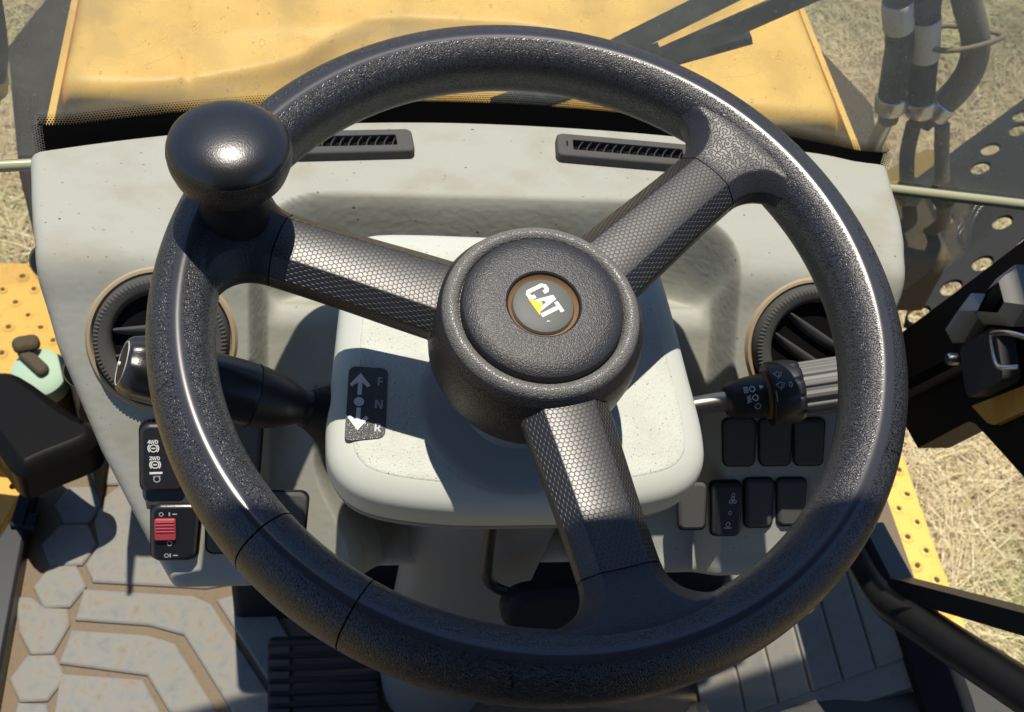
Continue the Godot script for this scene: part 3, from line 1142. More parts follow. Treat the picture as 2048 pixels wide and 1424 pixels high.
	var yb := thing("yellow_bracket", "yellow bracket in the dark opening below the door latch", "bracket", SIDE * Transform3D(side, Vector3(0.51, 0, 0)))
	g = MB.new()
	g.xf = at(0, -0.004, 0)
	g.plate(poly([Vector2(-0.256, 0.406), Vector2(-0.18, 0.555), Vector2(-0.165, 0.53), Vector2(-0.198, 0.470), Vector2(-0.217, 0.427), Vector2(-0.226, 0.418)]), 0.01, 0.003)
	obj("plate", g, M.yellow_dusty, yb)

	# left pillar foot: a glossy black bent plate
	var lp := thing("cab_pillar", "glossy black left pillar foot beside the green filler cap", "pillar", at(-0.455, 0.115, -0.432) * Transform3D(Basis.from_scale(Vector3.ONE * 1.166), Vector3.ZERO))
	g = MB.new()
	g.plate(poly(smooth_path([Vector2(-0.14, -0.075), Vector2(-0.03, -0.062), Vector2(0.005, -0.056), Vector2(0.06, -0.010), Vector2(0.085, 0.006), Vector2(0.086, 0.028), Vector2(0.05, 0.050), Vector2(0.022, 0.061), Vector2(-0.01, 0.022), Vector2(-0.06, -0.01), Vector2(-0.14, -0.03)], true, 4)), 0.045, 0.012)
	obj("foot", g, M.pillar_black, lp)
	g = MB.new()
	g.lathe([Vector2(0, 0.052), Vector2(0.004, 0.051), Vector2(0.005, 0.044), Vector2(0, 0.044)], 14)
	obj("bolt", g, M.zinc, lp, at(-0.018, 0, -0.048))

	# roof: its front edge throws the shade that lies over the near part of the wheel and the floor
	var roof := thing("cab_roof", "cab roof panel over the driver", "roof", at(0.05, 1.72, 0.0))
	g = MB.new()
	g.xf = at(0.0, 0.0, 0.575)
	g.slab(1.5, 0.06, 1.24, 0.04, 0.01)
	obj("panel", g, M.charcoal, roof)
	for s in [1.0]:
		g = MB.new()
		g.bar(Vector3(0.45 * s - 0.05, -0.05, -0.60), Vector3(0.45 * s - 0.05, -0.05, -0.02), 0.10, 0.05, Vector3(1, 0, 0), 0.0, 0.008)
		obj("rail", g, M.charcoal, roof)
	var rear := thing("cab_rear_wall", "dark rear wall of the cab behind the driver", "wall", at(0.05, 0.0, 1.15))
	g = MB.new()
	g.slab(1.4, 1.70, 0.05)
	obj("panel", g, M.charcoal, rear)


# ---------------------------------------------------------------- cab floor
func cab_floor() -> void:
	var g := MB.new()
	g.xf = at(0, -0.05, 0)
	g.plate(poly([Vector2(-0.452, -0.55), Vector2(0.62, -0.55), Vector2(0.62, 1.2), Vector2(-0.452, 1.2)]), 0.05)
	var fl := struct("floor", g, M.mat_dirt)
	# firewall under the dashboard
	g = MB.new()
	g.xf = at(0.073, 0.0, -0.345)
	g.slab(0.565, 0.56, 0.15, 0.01, 0.01)
	tag(obj("firewall", g, M.kick_black, self), "dark firewall below the dashboard behind the steering column", "wall")

	var mt := thing("rubber_floor_mat", "grey rubber floor mat with hexagon pads, clay dirt in its grooves", "floor mat", at(-0.30, 0.0, -0.25))
	var o := Vector2(-0.30, -0.25)
	var pads := []
	# hexagon chain
	for c in [Vector3(-0.396, -0.426, 0.026), Vector3(-0.403, -0.316, 0.027), Vector3(-0.411, -0.205, 0.027), Vector3(-0.365, -0.480, 0.026), Vector3(-0.418, -0.110, 0.027)]:
		var h := []
		for k in 6:
			h.append(Vector2(c.x + cos(TAU * k / 6) * c.z * 0.95, c.y + sin(TAU * k / 6) * c.z * 1.02))
		pads.append(h)
	# between-hexagon pads on the left, and bars that run right and bend towards the driver
	pads.append([Vector2(-0.447, -0.302), Vector2(-0.430, -0.300), Vector2(-0.416, -0.286), Vector2(-0.394, -0.286), Vector2(-0.389, -0.268), Vector2(-0.400, -0.236), Vector2(-0.422, -0.236), Vector2(-0.436, -0.262)])
	pads.append([Vector2(-0.412, -0.396), Vector2(-0.384, -0.396), Vector2(-0.372, -0.370), Vector2(-0.384, -0.346), Vector2(-0.416, -0.346), Vector2(-0.428, -0.372)])
	pads.append([Vector2(-0.376, -0.345), Vector2(-0.364, -0.372), Vector2(-0.372, -0.400), Vector2(-0.368, -0.432), Vector2(-0.342, -0.462), Vector2(-0.19, -0.462), Vector2(-0.19, -0.32), Vector2(-0.245, -0.312), Vector2(-0.366, -0.323)])
	pads.append([Vector2(-0.374, -0.310), Vector2(-0.256, -0.297), Vector2(-0.236, -0.286), Vector2(-0.120, -0.10), Vector2(-0.160, -0.085), Vector2(-0.262, -0.248), Vector2(-0.298, -0.262), Vector2(-0.378, -0.272)])
	pads.append([Vector2(-0.381, -0.259), Vector2(-0.301, -0.249), Vector2(-0.272, -0.238), Vector2(-0.172, -0.078), Vector2(-0.212, -0.066), Vector2(-0.296, -0.201), Vector2(-0.388, -0.220)])
	pads.append([Vector2(-0.386, -0.207), Vector2(-0.302, -0.196), Vector2(-0.222, -0.060), Vector2(-0.262, -0.045), Vector2(-0.325, -0.142), Vector2(-0.385, -0.152)])
	pads.append([Vector2(-0.385, -0.140), Vector2(-0.330, -0.134), Vector2(-0.270, -0.04), Vector2(-0.36, 0.0), Vector2(-0.41, -0.05)])
	pads.append([Vector2(-0.425, -0.175), Vector2(-0.398, -0.172), Vector2(-0.392, -0.145), Vector2(-0.402, -0.137), Vector2(-0.428, -0.140)])
	pads.append([Vector2(-0.39, -0.535), Vector2(-0.12, -0.535), Vector2(-0.12, -0.475), Vector2(-0.332, -0.475)])
	pads.append([Vector2(-0.228, -0.292), Vector2(-0.18, -0.305), Vector2(-0.09, -0.14), Vector2(-0.115, -0.105)])
	for h in pads:
		var q := PackedVector2Array()
		var mid := Vector2.ZERO
		for z in h:
			mid += z / h.size()
		for z in h:
			q.append(z + (z - mid).normalized() * 0.0034 - o)
		g = MB.new()
		g.plate(q, 0.0048, 0.0026, 0.3)
		obj("pad", g, M.mat_rubber, mt)
	# sill on the left
	var si := thing("door_sill", "black left door sill strip with a small hinge", "door sill", at(-0.475, 0.0, -0.30))
	g = MB.new()
	g.plate(poly([Vector2(0.030, -0.14), Vector2(0.034, 0.6), Vector2(-0.03, 0.6), Vector2(-0.02, 0.0), Vector2(-0.002, -0.06)]), 0.03, 0.005)
	obj("strip", g, M.satin_black, si)
	g = MB.new()
	g.xf = Transform3D(Basis(Vector3.UP, -0.1), Vector3(0.024, 0.028, -0.10))
	g.slab(0.016, 0.010, 0.05, 0.003, 0.002)
	g.xf = Transform3D(Basis(Vector3.UP, -0.1), Vector3(0.030, 0.028, -0.085))
	g.slab(0.026, 0.008, 0.02, 0.003, 0.002)
	obj("hinge", g, M.matte_black, si)

	# pedal
	var pd := thing("foot_pedal", "black ribbed rubber foot pedal above the dirty floor", "pedal", Transform3D(Basis(Vector3(1, 0, 0), 0.93), Vector3(-0.108, 0.045, -0.172)))
	g = MB.new()
	g.slab(0.118, 0.012, 0.10, 0.006, 0.003)
	obj("pad", g, M.pedal_rubber, pd)
	for k in 7:
		g = MB.new()
		g.xf = at(0.012, 0.012, -0.042 + 0.014 * k)
		g.slab(0.088, 0.004, 0.007, 0.0, 0.0015)
		obj("rib", g, M.pedal_rubber, pd)
	for k in 7:
		g = MB.new()
		g.xf = at(-0.047, 0.012, -0.042 + 0.014 * k)
		g.slab(0.022, 0.006, 0.007, 0.0, 0.0015)
		obj("tread", g, M.charcoal, pd)
	g = MB.new()
	g.tube([Vector3(0.0, 0.0, -0.03), Vector3(0.0, -0.03, -0.06), Vector3(0.0, -0.03, -0.20)], 0.008, 10)
	obj("arm", g, M.matte_black, pd)
	var p2 := thing("foot_pedal", "worn grey foot pedal mostly hidden below the wheel rim, right of the ribbed one", "pedal", Transform3D(Basis(Vector3(1, 0, 0), 0.8), Vector3(0.0, 0.03, -0.16)))
	g = MB.new()
	g.slab(0.05, 0.012, 0.08, 0.012, 0.003)
	obj("pad", g, M.charcoal, p2)
	g = MB.new()
	g.tube([Vector3(0.0, 0.0, -0.02), Vector3(0.0, -0.03, -0.06), Vector3(0.0, -0.03, -0.20)], 0.008, 10)
	obj("arm", g, M.matte_black, p2)

	# right: ribbed mat and moulded hump
	var rm := thing("ribbed_mat", "grey ribbed floor covering right of the column, half in the sun", "floor mat", at(0.45, 0.0, -0.28))
	var slope := Transform3D(Basis(Vector3(0, 0, 1), deg_to_rad(38.0)), Vector3(-0.115, 0.026, 0.0))
	for k in 6:
		g = MB.new()
		g.xf = slope
		var x0: float = [-0.03, 0.020, 0.058, 0.096, 0.133, 0.170][k]
		var x1: float = [0.0185, 0.0565, 0.0945, 0.1315, 0.1685, 0.21][k]
		g.plate(poly([Vector2(x0, -0.26), Vector2(x1, -0.26), Vector2(x1, 0.165 - 0.03 * x1), Vector2(x0, 0.165 - 0.03 * x0)]), 0.006, 0.0022)
		obj("rib", g, M.mat_rubber, rm)
	g = MB.new()
	g.xf = slope * at(0, -0.012, 0)
	g.plate(poly([Vector2(-0.03, -0.26), Vector2(0.215, -0.26), Vector2(0.215, 0.19), Vector2(-0.03, 0.19)]), 0.014)
	obj("base", g, M.mat_rubber, rm)
	var rs := thing("door_sill", "black right door sill between the ribbed covering and the window bars", "door sill", at(0.50, 0.0, -0.20))
	g = MB.new()
	g.xf = Transform3D(Basis(Vector3(0, 0, 1), deg_to_rad(38.0)), Vector3(0.022, 0.150, 0.17))
	g.slab(0.050, 0.03, 0.26, 0.0, 0.008)
	obj("strip", g, M.matte_black, rs)
	var hu := thing("moulded_cover", "dark grey moulded floor cover at the lower right corner", "floor cover", at(0.47, 0.02, -0.005))
	g = MB.new()
	var p := PackedVector3Array()
	for i in 33:
		var a := PI * i / 32.0
		for j in 13:
			var f := j / 12.0
			var rr := sin(f * PI / 2)
			p.append(Vector3(-cos(a) * 0.21 * rr, 0.10 * cos(f * PI / 2) + 0.06 - 0.42 * cos(a) * rr * 0.21, -sin(a) * 0.125 * rr + (0.20 * (1.0 - rr))))
	g.grid(p, 32, 12, false, false, Vector3.UP)
	obj("shell", g, M.dusty_charcoal, hu)
	var tl := thing("tan_lever", "short lever with worn tan tip below the wheel rim", "lever", at(0.214, 0.0, -0.01))
	g = MB.new()
	g.tube([Vector3(0.01, 0.0, 0.0), Vector3(0.0, 0.22, 0.0)], 0.007, 10)
	obj("rod", g, M.matte_black, tl)
	g = MB.new()
	g.lathe([Vector2(0, 0.21), Vector2(0.009, 0.212), Vector2(0.011, 0.24), Vector2(0.010, 0.285), Vector2(0.005, 0.297), Vector2(0, 0.299)], 16)
	obj("tip", g, M.tan_dust, tl)


# ---------------------------------------------------------------- dashboard
const FACE_A := Vector2(0.65, -0.21)       # (y, z) where the sloping face begins
const FACE_T := Vector2(-0.7904, 0.6126)   # down the face, in (y, z)
func face_xf(x: float, v: float) -> Transform3D:     # local x right, y out of the face, z down the face
	var q := FACE_A + FACE_T * v
	return Transform3D(Basis(Vector3(1, 0, 0), Vector3(0, 0.6126, 0.7904), Vector3(0, -0.7904, 0.6126)), Vector3(x, q.x, q.y))

func dash_profile() -> Array:
	var a := [Vector2(0.580, -0.311), Vector2(0.621, -0.307), Vector2(0.641, -0.305), Vector2(0.6485, -0.302), Vector2(0.6500, -0.297), Vector2(0.6500, -0.289), Vector2(0.6497, -0.278), Vector2(0.6495, -0.262), Vector2(0.6485, -0.244), Vector2(0.6465, -0.226)]
	for k in 8:
		a.append(FACE_A + FACE_T * (0.016 + 0.0315 * k))
	var e := FACE_A + FACE_T * 0.247
	a.append(e + Vector2(-0.003, 0.0045))
	a.append(e + Vector2(-0.010, 0.0050))
	a.append(e + Vector2(-0.016, -0.002))
	a.append(e + Vector2(-0.015, -0.03))
	a.append(e + Vector2(-0.012, -0.08))
	return smooth_path(a, false, 11)

func half_width(q: Vector2) -> float:      # (y, z) on the profile
	var v := (q - FACE_A).dot(FACE_T)
	var c := [Vector2(-0.06, 0.340), Vector2(0.0, 0.3245), Vector2(0.03, 0.3205), Vector2(0.0745, 0.3105), Vector2(0.151, 0.283), Vector2(0.232, 0.2465), Vector2(0.27, 0.226)]
	if v <= -0.06:
		return 0.340
	for k in c.size() - 1:
		if v <= c[k + 1].x:
			return lerpf(c[k].y, c[k + 1].y, (v - c[k].x) / (c[k + 1].x - c[k].x))
	return 0.226

func dashboard() -> void:
	var dash := thing("dashboard", "pale grey dashboard console with dusty top and sloping switch face", "dashboard", CONSOLE)
	var pr := dash_profile()
	var cols := []        # [kind, amount]: skirts and rounded edges are measured from the edge, the middle by share
	for d in [0.09, 0.05, 0.02, 0.008]:
		cols.append([-1, 0.0, d])
	for q in [0.0, 0.0006, 0.002, 0.004, 0.007]:
		cols.append([-1, q, 0.0])
	var mid := 460
	for k in mid + 1:
		cols.append([0, -1.0 + 2.0 * k / mid, 0.0])
	for k in 9:
		var c: Array = cols[8 - k]
		cols.append([1, c[1], c[2]])
	var p := PackedVector3Array()
	var push := Vector3(0, -0.80, -0.60)
	for c in cols:
		for k in pr.size():
			var q: Vector2 = pr[k]
			var hw := half_width(q)
			var x := 0.0
			var edge := 0.0
			if c[0] == 0:
				x = c[1] * (hw - 0.010)
				edge = hw - absf(x)
			else:
				edge = c[1]
				x = c[0] * (hw - edge)
			var drop: float = c[2]
			if edge < 0.008:
				drop += 0.008 - sqrt(maxf(0.0, 0.000064 - (0.008 - edge) * (0.008 - edge)))
			var y := q.x
			var z := q.y
			var u := x / 0.337
			z -= (0.052 * (1.0 - u * u) + 0.018 * maxf(u, 0.0) * u) * smoothstep(-0.252, -0.298, z)
			# recess in which the column stands
			var vv := (q - FACE_A).dot(FACE_T)
			var ds := 0.184 - absf(x + XC - 0.0176)
			var dt := (z + 0.266) if q.x > 0.5 else 1.0
			var d := minf(ds, dt)
			if ds < 0.06 and dt < 0.06:
				d = 0.06 - Vector2(0.06 - ds, 0.06 - dt).length()
			var dep := 0.0
			if d > 0.0:
				var f := clampf(d / 0.015, 0.0, 1.0)
				dep = 0.030 * f * f * (3.0 - 2.0 * f)
				dep = lerpf(dep, 0.030 * sin(clampf(d / 0.020, 0.0, 1.0) * PI / 2), smoothstep(-0.01, 0.03, ds - dt))
				dep += 0.046 * smoothstep(0.002, 0.024, d) * smoothstep(0.06, -0.02, vv)
			push = Vector3(0, -1.0, 0.10).lerp(Vector3(0, -0.80, -0.60), smoothstep(-0.03, 0.07, vv))
			var open := 0.112 - absf(x + XC - 0.022) + 0.03 * smoothstep(0.25, 0.16, vv)
			open = minf(open, (vv - 0.10) * 0.9)
			if open > 0.0:
				var f2 := clampf(open / 0.030, 0.0, 1.0)
				dep += 0.10 * f2 * f2 * (3.0 - 2.0 * f2)
			p.append(Vector3(x + XC, y, z) + push * (dep + drop))
	var g := MB.new()
	g.grid(p, cols.size() - 1, pr.size() - 1, false, false, Vector3(0, 0.8, 0.6))
	obj("shell", g, M.dash_plastic, dash)

	# small black clips at the left edge
	for v in [0.018, 0.098]:
		g = MB.new()
		g.lathe([Vector2(0, 0.004), Vector2(0.011, 0.004), Vector2(0.013, 0.0), Vector2(0.013, -0.01), Vector2(0, -0.01)], 20)
		var h := half_width(FACE_A + FACE_T * v)
		obj("clip", g, M.satin_black, dash, face_xf(XC - h + 0.004, v) * at(0, -0.022, 0))

	defrost_vent(dash, Transform3D(Basis(Vector3.UP, 0.085), Vector3(-0.1010, 0.6520, -0.3165)))
	defrost_vent(dash, Transform3D(Basis(Vector3.UP, -0.085), Vector3(0.1275, 0.6520, -0.3175)))
	round_vent(dash, -0.2255, 0.0700, 0.10)
	round_vent(dash, 0.2600, 0.0700, -0.55)

	# switches
	var sw := switch_body(dash, "rocker_switch", -0.2245, 0.1555, 0.034, 0.050, 0.09, M.satin_black)
	part_label(sw, "black drive selector rocker with white 4WD and 2WD symbols")
	var ink := MB.new()
	var f := func(q: Vector2) -> Array: return [Vector3(q.x, 0.0086, q.y), Vector3.UP]
	for k in 2:
		var c := Vector2(-0.0075 + 0.001 * k, -0.0075 + 0.0122 * k)
		ink.ink(f, circle(c, 0.0026, 18), 0.0007, true)
		ink.ink(f, arc(c, 0.0037, -0.8, 0.8), 0.0008)
		ink.ink(f, arc(c, 0.0037, PI - 0.8, PI + 0.8), 0.0008)
		ink.ink(f, [c + Vector2(-0.0014, 0), c + Vector2(1, 0) * 0.0014], 0.0009)
	obj("symbol", ink, M.white_print, sw)
	for k in 2:
		lettering(sw, "4WD" if k == 0 else "2WD", 0.0026, Vector3(-0.0077 + 0.001 * k, 0.0085, -0.0122 + 0.0122 * k), M.white_print, true)
	ink = MB.new()
	ink.ink(f, [Vector2(-0.0105, 0.0110), Vector2(-0.0015, 0.0108)], 0.0016)
	obj("symbol", ink, M.white_print, sw)
	ink = MB.new()
	ink.ink(f, circle(Vector2(-0.0055, 0.0155), 0.0022, 14), 0.0007, true)
	ink.ink(f, [Vector2(-0.0080, 0.0136), Vector2(-0.003, 0.0134)], 0.0007)
	obj("symbol", ink, M.grey_print, sw)
	g = MB.new()
	g.slab(0.033, 0.002, 0.014, 0.001, 0.0006)
	obj("blank_plate", g, M.charcoal, dash, face_xf(-0.2225, 0.1865))

	sw = switch_body(dash, "rocker_switch", -0.2185, 0.2125, 0.033, 0.043, 0.12, M.gloss_black)
	part_label(sw, "glossy black rocker with a ribbed red locking tab")
	var tab := MB.new()
	tab.xf = at(-0.0062, 0.0072, -0.0035)
	tab.slab(0.0150, 0.0040, 0.0165, 0.0016, 0.001)
	var tb := obj("locking_tab", tab, M.red_plastic, sw)
	for k in 4:
		tab = MB.new()
		tab.xf = at(-0.0062, 0.0110, -0.0095 + 0.0024 * k)
		tab.slab(0.0132, 0.0008, 0.0012, 0.0, 0.0003)
		obj("ridge", tab, M.red_plastic, tb)
	ink = MB.new()
	ink.ink(f, circle(Vector2(-0.0035, 0.0075), 0.0017, 14), 0.0005, true)
	for y in [-0.0148, 0.0168]:
		ink.ink(f, circle(Vector2(-0.0085 + y * 0.1 + 0.001, y), 0.0014, 10), 0.0005, true)
		ink.ink(f, [Vector2(-0.0032, y - 0.0015), Vector2(-0.0032, y + 0.0013)], 0.0009)
		ink.ink(f, [Vector2(-0.0012, y), Vector2(0.0022, y)], 0.0008)
	obj("symbol", ink, M.grey_print, sw)

	for b in [[-0.181, 0.208, 0.030, 0.044], [-0.141, 0.202, 0.034, 0.036], [-0.172, 0.150, 0.030, 0.044]]:
		switch_body(dash, "blank_switch", b[0], b[1], b[2], b[3], 0.08, M.switch_grey)
	for b in [[0.2080, 0.1475, 0.0250, 0.037, 0], [0.2375, 0.1475, 0.0250, 0.037, 0], [0.2650, 0.1475, 0.0235, 0.037, 0], [0.1735, 0.1985, 0.0220, 0.038, 0], [0.2278, 0.1970, 0.0225, 0.039, 0], [0.2545, 0.1965, 0.0225, 0.038, 0]]:
		switch_body(dash, "blank_switch", b[0], b[1], b[2], b[3], -0.12, M.switch_grey)
	sw = switch_body(dash, "rocker_switch", 0.2005, 0.2010, 0.0235, 0.043, -0.10, M.satin_black)
	part_label(sw, "black fan rocker with three grey symbols")
	ink = MB.new()
	var cf := Vector2(0.0035, -0.0085)
	for k in 3:
		var a := TAU * k / 3 + 0.5
		ink.ink(f, circle(cf + Vector2(cos(a), sin(a)) * 0.0018, 0.0013, 8), 0.0007, true)
	ink.ink(f, circle(cf + Vector2(0, -0.0045), 0.0013, 10), 0.0005, true)
	ink.ink(f, circle(Vector2(0.0020, 0.0015), 0.0013, 10), 0.0005, true)
	ink.ink(f, circle(Vector2(0.0010, 0.0110), 0.0017, 10), 0.0006, true)
	ink.ink(f, [Vector2(-0.002, 0.0138), Vector2(0.004, 0.0138)], 0.0009)
	obj("symbol", ink, M.grey_print, sw)


static func circle(c: Vector2, r: float, k: int) -> Array:
	var o := []
	for i in k:
		o.append(c + Vector2(cos(TAU * i / k), sin(TAU * i / k)) * r)
	return o

static func arc(c: Vector2, r: float, a: float, b: float) -> Array:
	var o := []
	for i in 9:
		var t := lerpf(a, b, i / 8.0)
		o.append(c + Vector2(cos(t), sin(t)) * r)
	return o

# lettering that lies flat (text faces up, reads along +x) or stands
func lettering(parent: Node3D, text: String, height: float, pos: Vector3, m: Material, flat := true, turn := 0.0, bold := true) -> void:
	var tm := TextMesh.new()
	var sf := SystemFont.new()
	sf.font_names = PackedStringArray(["Droid Sans"])
	sf.font_weight = 700 if bold else 400
	tm.font = sf
	tm.text = text
	tm.font_size = 16
	tm.pixel_size = height / 11.5
	tm.depth = 0.0004
	var b := Basis(Vector3.UP, turn)
	if flat:
		b = b * Basis(Vector3(1, 0, 0), -PI / 2)
	obj("letters", tm, m, parent, Transform3D(b, pos))

func switch_body(dash: Node3D, called: String, x: float, v: float, w: float, h: float, skew: float, m: Material) -> Node3D:
	var g := MB.new()
	# a rocker: a shallow trough cut by two tilted halves
	var o := MB.rounded(w, h, minf(w, h) * 0.2, 5)
	var q := PackedVector2Array()
	for z in o:
		var taper := 1.0 - 0.10 * z.y / h
		q.append(Vector2(z.x * taper + z.y * -skew * 0.5, z.y))
	g.plate(q, 0.0085 if m != M.switch_grey else 0.0045, 0.0024, 0.5)
	var s := obj(called, g, m, dash, face_xf(x, v) * at(0, 0.0, 0))
	# dark gap around it
	g = MB.new()
	var q2 := PackedVector2Array()
	for z in q:
		q2.append(z * Vector2(1.10, 1.07))
	g.plate(q2, 0.0016, 0.0004, 0.5)
	obj("bezel", g, M.matte_black, s)
	return s

func defrost_vent(dash: Node3D, xf: Transform3D) -> void:
	# a raised frame around a slot, with curved slats standing in it
	var L := 0.112
	var W := 0.024
	var ho := MB.new()
	var ring := func(w: float, d: float, r: float, y: float, n := 5) -> Array:
		var a := []
		for q in MB.rounded(w, d, r, n):
			a.append(Vector3(q.x, y, q.y))
		a.append(a[0])
		return a
	var rows := [ring.call(L + 0.004, W + 0.004, 0.005, -0.004), ring.call(L + 0.003, W + 0.003, 0.0045, 0.004), ring.call(L, W, 0.004, 0.0058), ring.call(L - 0.022, W - 0.011, 0.0015, 0.0058), ring.call(L - 0.023, W - 0.012, 0.0012, 0.0050), ring.call(L - 0.023, W - 0.012, 0.0012, -0.012)]
	var p := PackedVector3Array()
	for r in rows:
		for q in r:
			p.append(q)
	ho.grid(p, rows.size() - 1, rows[0].size() - 1, false, true, Vector3.ZERO)
	var v := obj("defroster_vent", ho, M.dusty_charcoal, dash, xf)
	var g := MB.new()
	g.xf = at(0, -0.0015, 0)
	g.slab(L - 0.022, 0.001, W - 0.011)
	obj("duct", g, M.deep_black, v)
	for k in 13:
		g = MB.new()
		var x := -0.041 + 0.0068 * k
		var pp := PackedVector3Array()
		for i in 7:
			var f := i / 6.0
			for q in [Vector2(0.0, 0.0005), Vector2(0.0, 0.0044), Vector2(0.0010, 0.0046), Vector2(0.0011, 0.0005)]:
				pp.append(Vector3(x + 0.0045 * f * f + q.x, q.y, 0.0056 - 0.0112 * f))
		g.grid(pp, 6, 3, false, false, Vector3.UP)
		obj("slat", g, M.dusty_charcoal, v)
	g = MB.new()
	g.slab(0.0012, 0.0004, 0.006)
	obj("slot_mark", g, M.deep_black, v, at(-0.0495, 0.0058, 0))

func round_vent(dash: Node3D, x: float, v: float, turn: float) -> void:
	var bz := MB.new()
	var p := PackedVector3Array()
	var uv := PackedVector2Array()
	var prof := [Vector2(0.0480, -0.008), Vector2(0.0462, 0.0030), Vector2(0.0452, 0.0050), Vector2(0.0432, 0.0056), Vector2(0.0420, 0.0052), Vector2(0.0375, 0.0040), Vector2(0.0345, 0.0020), Vector2(0.0335, -0.002), Vector2(0.0335, -0.016)]
	var seg := 288
	for q in prof.size():
		for i in seg + 1:
			var a := TAU * i / seg
			var r: float = prof[q].x
			var y: float = prof[q].y
			if q in [2, 3] and i % 3 == 0:
				y -= 0.0012
				r -= 0.0003
			p.append(Vector3(r * cos(a), y, r * sin(a)))
	bz.grid(p, prof.size() - 1, seg, false, true, Vector3.UP)
	var b := obj("air_vent", bz, M.dusty_charcoal, dash, face_xf(x, v) * at(0, 0.0055, 0))
	var g := MB.new()
	g.lathe([Vector2(0.0530, -0.0055), Vector2(0.0512, -0.0025), Vector2(0.0492, -0.0022), Vector2(0.0478, -0.0045), Vector2(0.0478, -0.0060)], 64)
	obj("trim_ring", g, M.tan_dust, b)
	g = MB.new()
	g.lathe([Vector2(0, -0.0040), Vector2(0.0338, -0.0040), Vector2(0.0338, -0.0052), Vector2(0, -0.0052)], 40)
	obj("duct", g, M.deep_black, b)
	for k in 2:
		var off := -0.010 + 0.019 * k
		var hl := sqrt(maxf(0.0001, 0.0332 * 0.0332 - off * off))
		g = MB.new()
		var pp := PackedVector3Array()
		for i in 13:
			var f := -1.0 + i / 6.0
			var thick := 0.0010
			var wid := 0.0042 * (1.0 - 0.55 * f * f)
			for q in [Vector2(-wid, 0.001), Vector2(-wid * 0.3, 0.0032), Vector2(wid, -0.001), Vector2(wid, -0.001 - thick), Vector2(-wid, -thick), Vector2(-wid, 0.001)]:
				pp.append(Vector3(hl * f, q.y - 0.001, off + q.x + 0.002 * (1.0 - f * f)))
		g.grid(pp, 12, 5, false, true, Vector3.ZERO)
		obj("slat", g, M.charcoal, b, Transform3D(Basis(Vector3.UP, turn), Vector3.ZERO))


# ---------------------------------------------------------------- column pod
func wheel_xf() -> Transform3D:
	return Transform3D(Basis(Vector3(1, 0, 0), TILT), WHEEL)

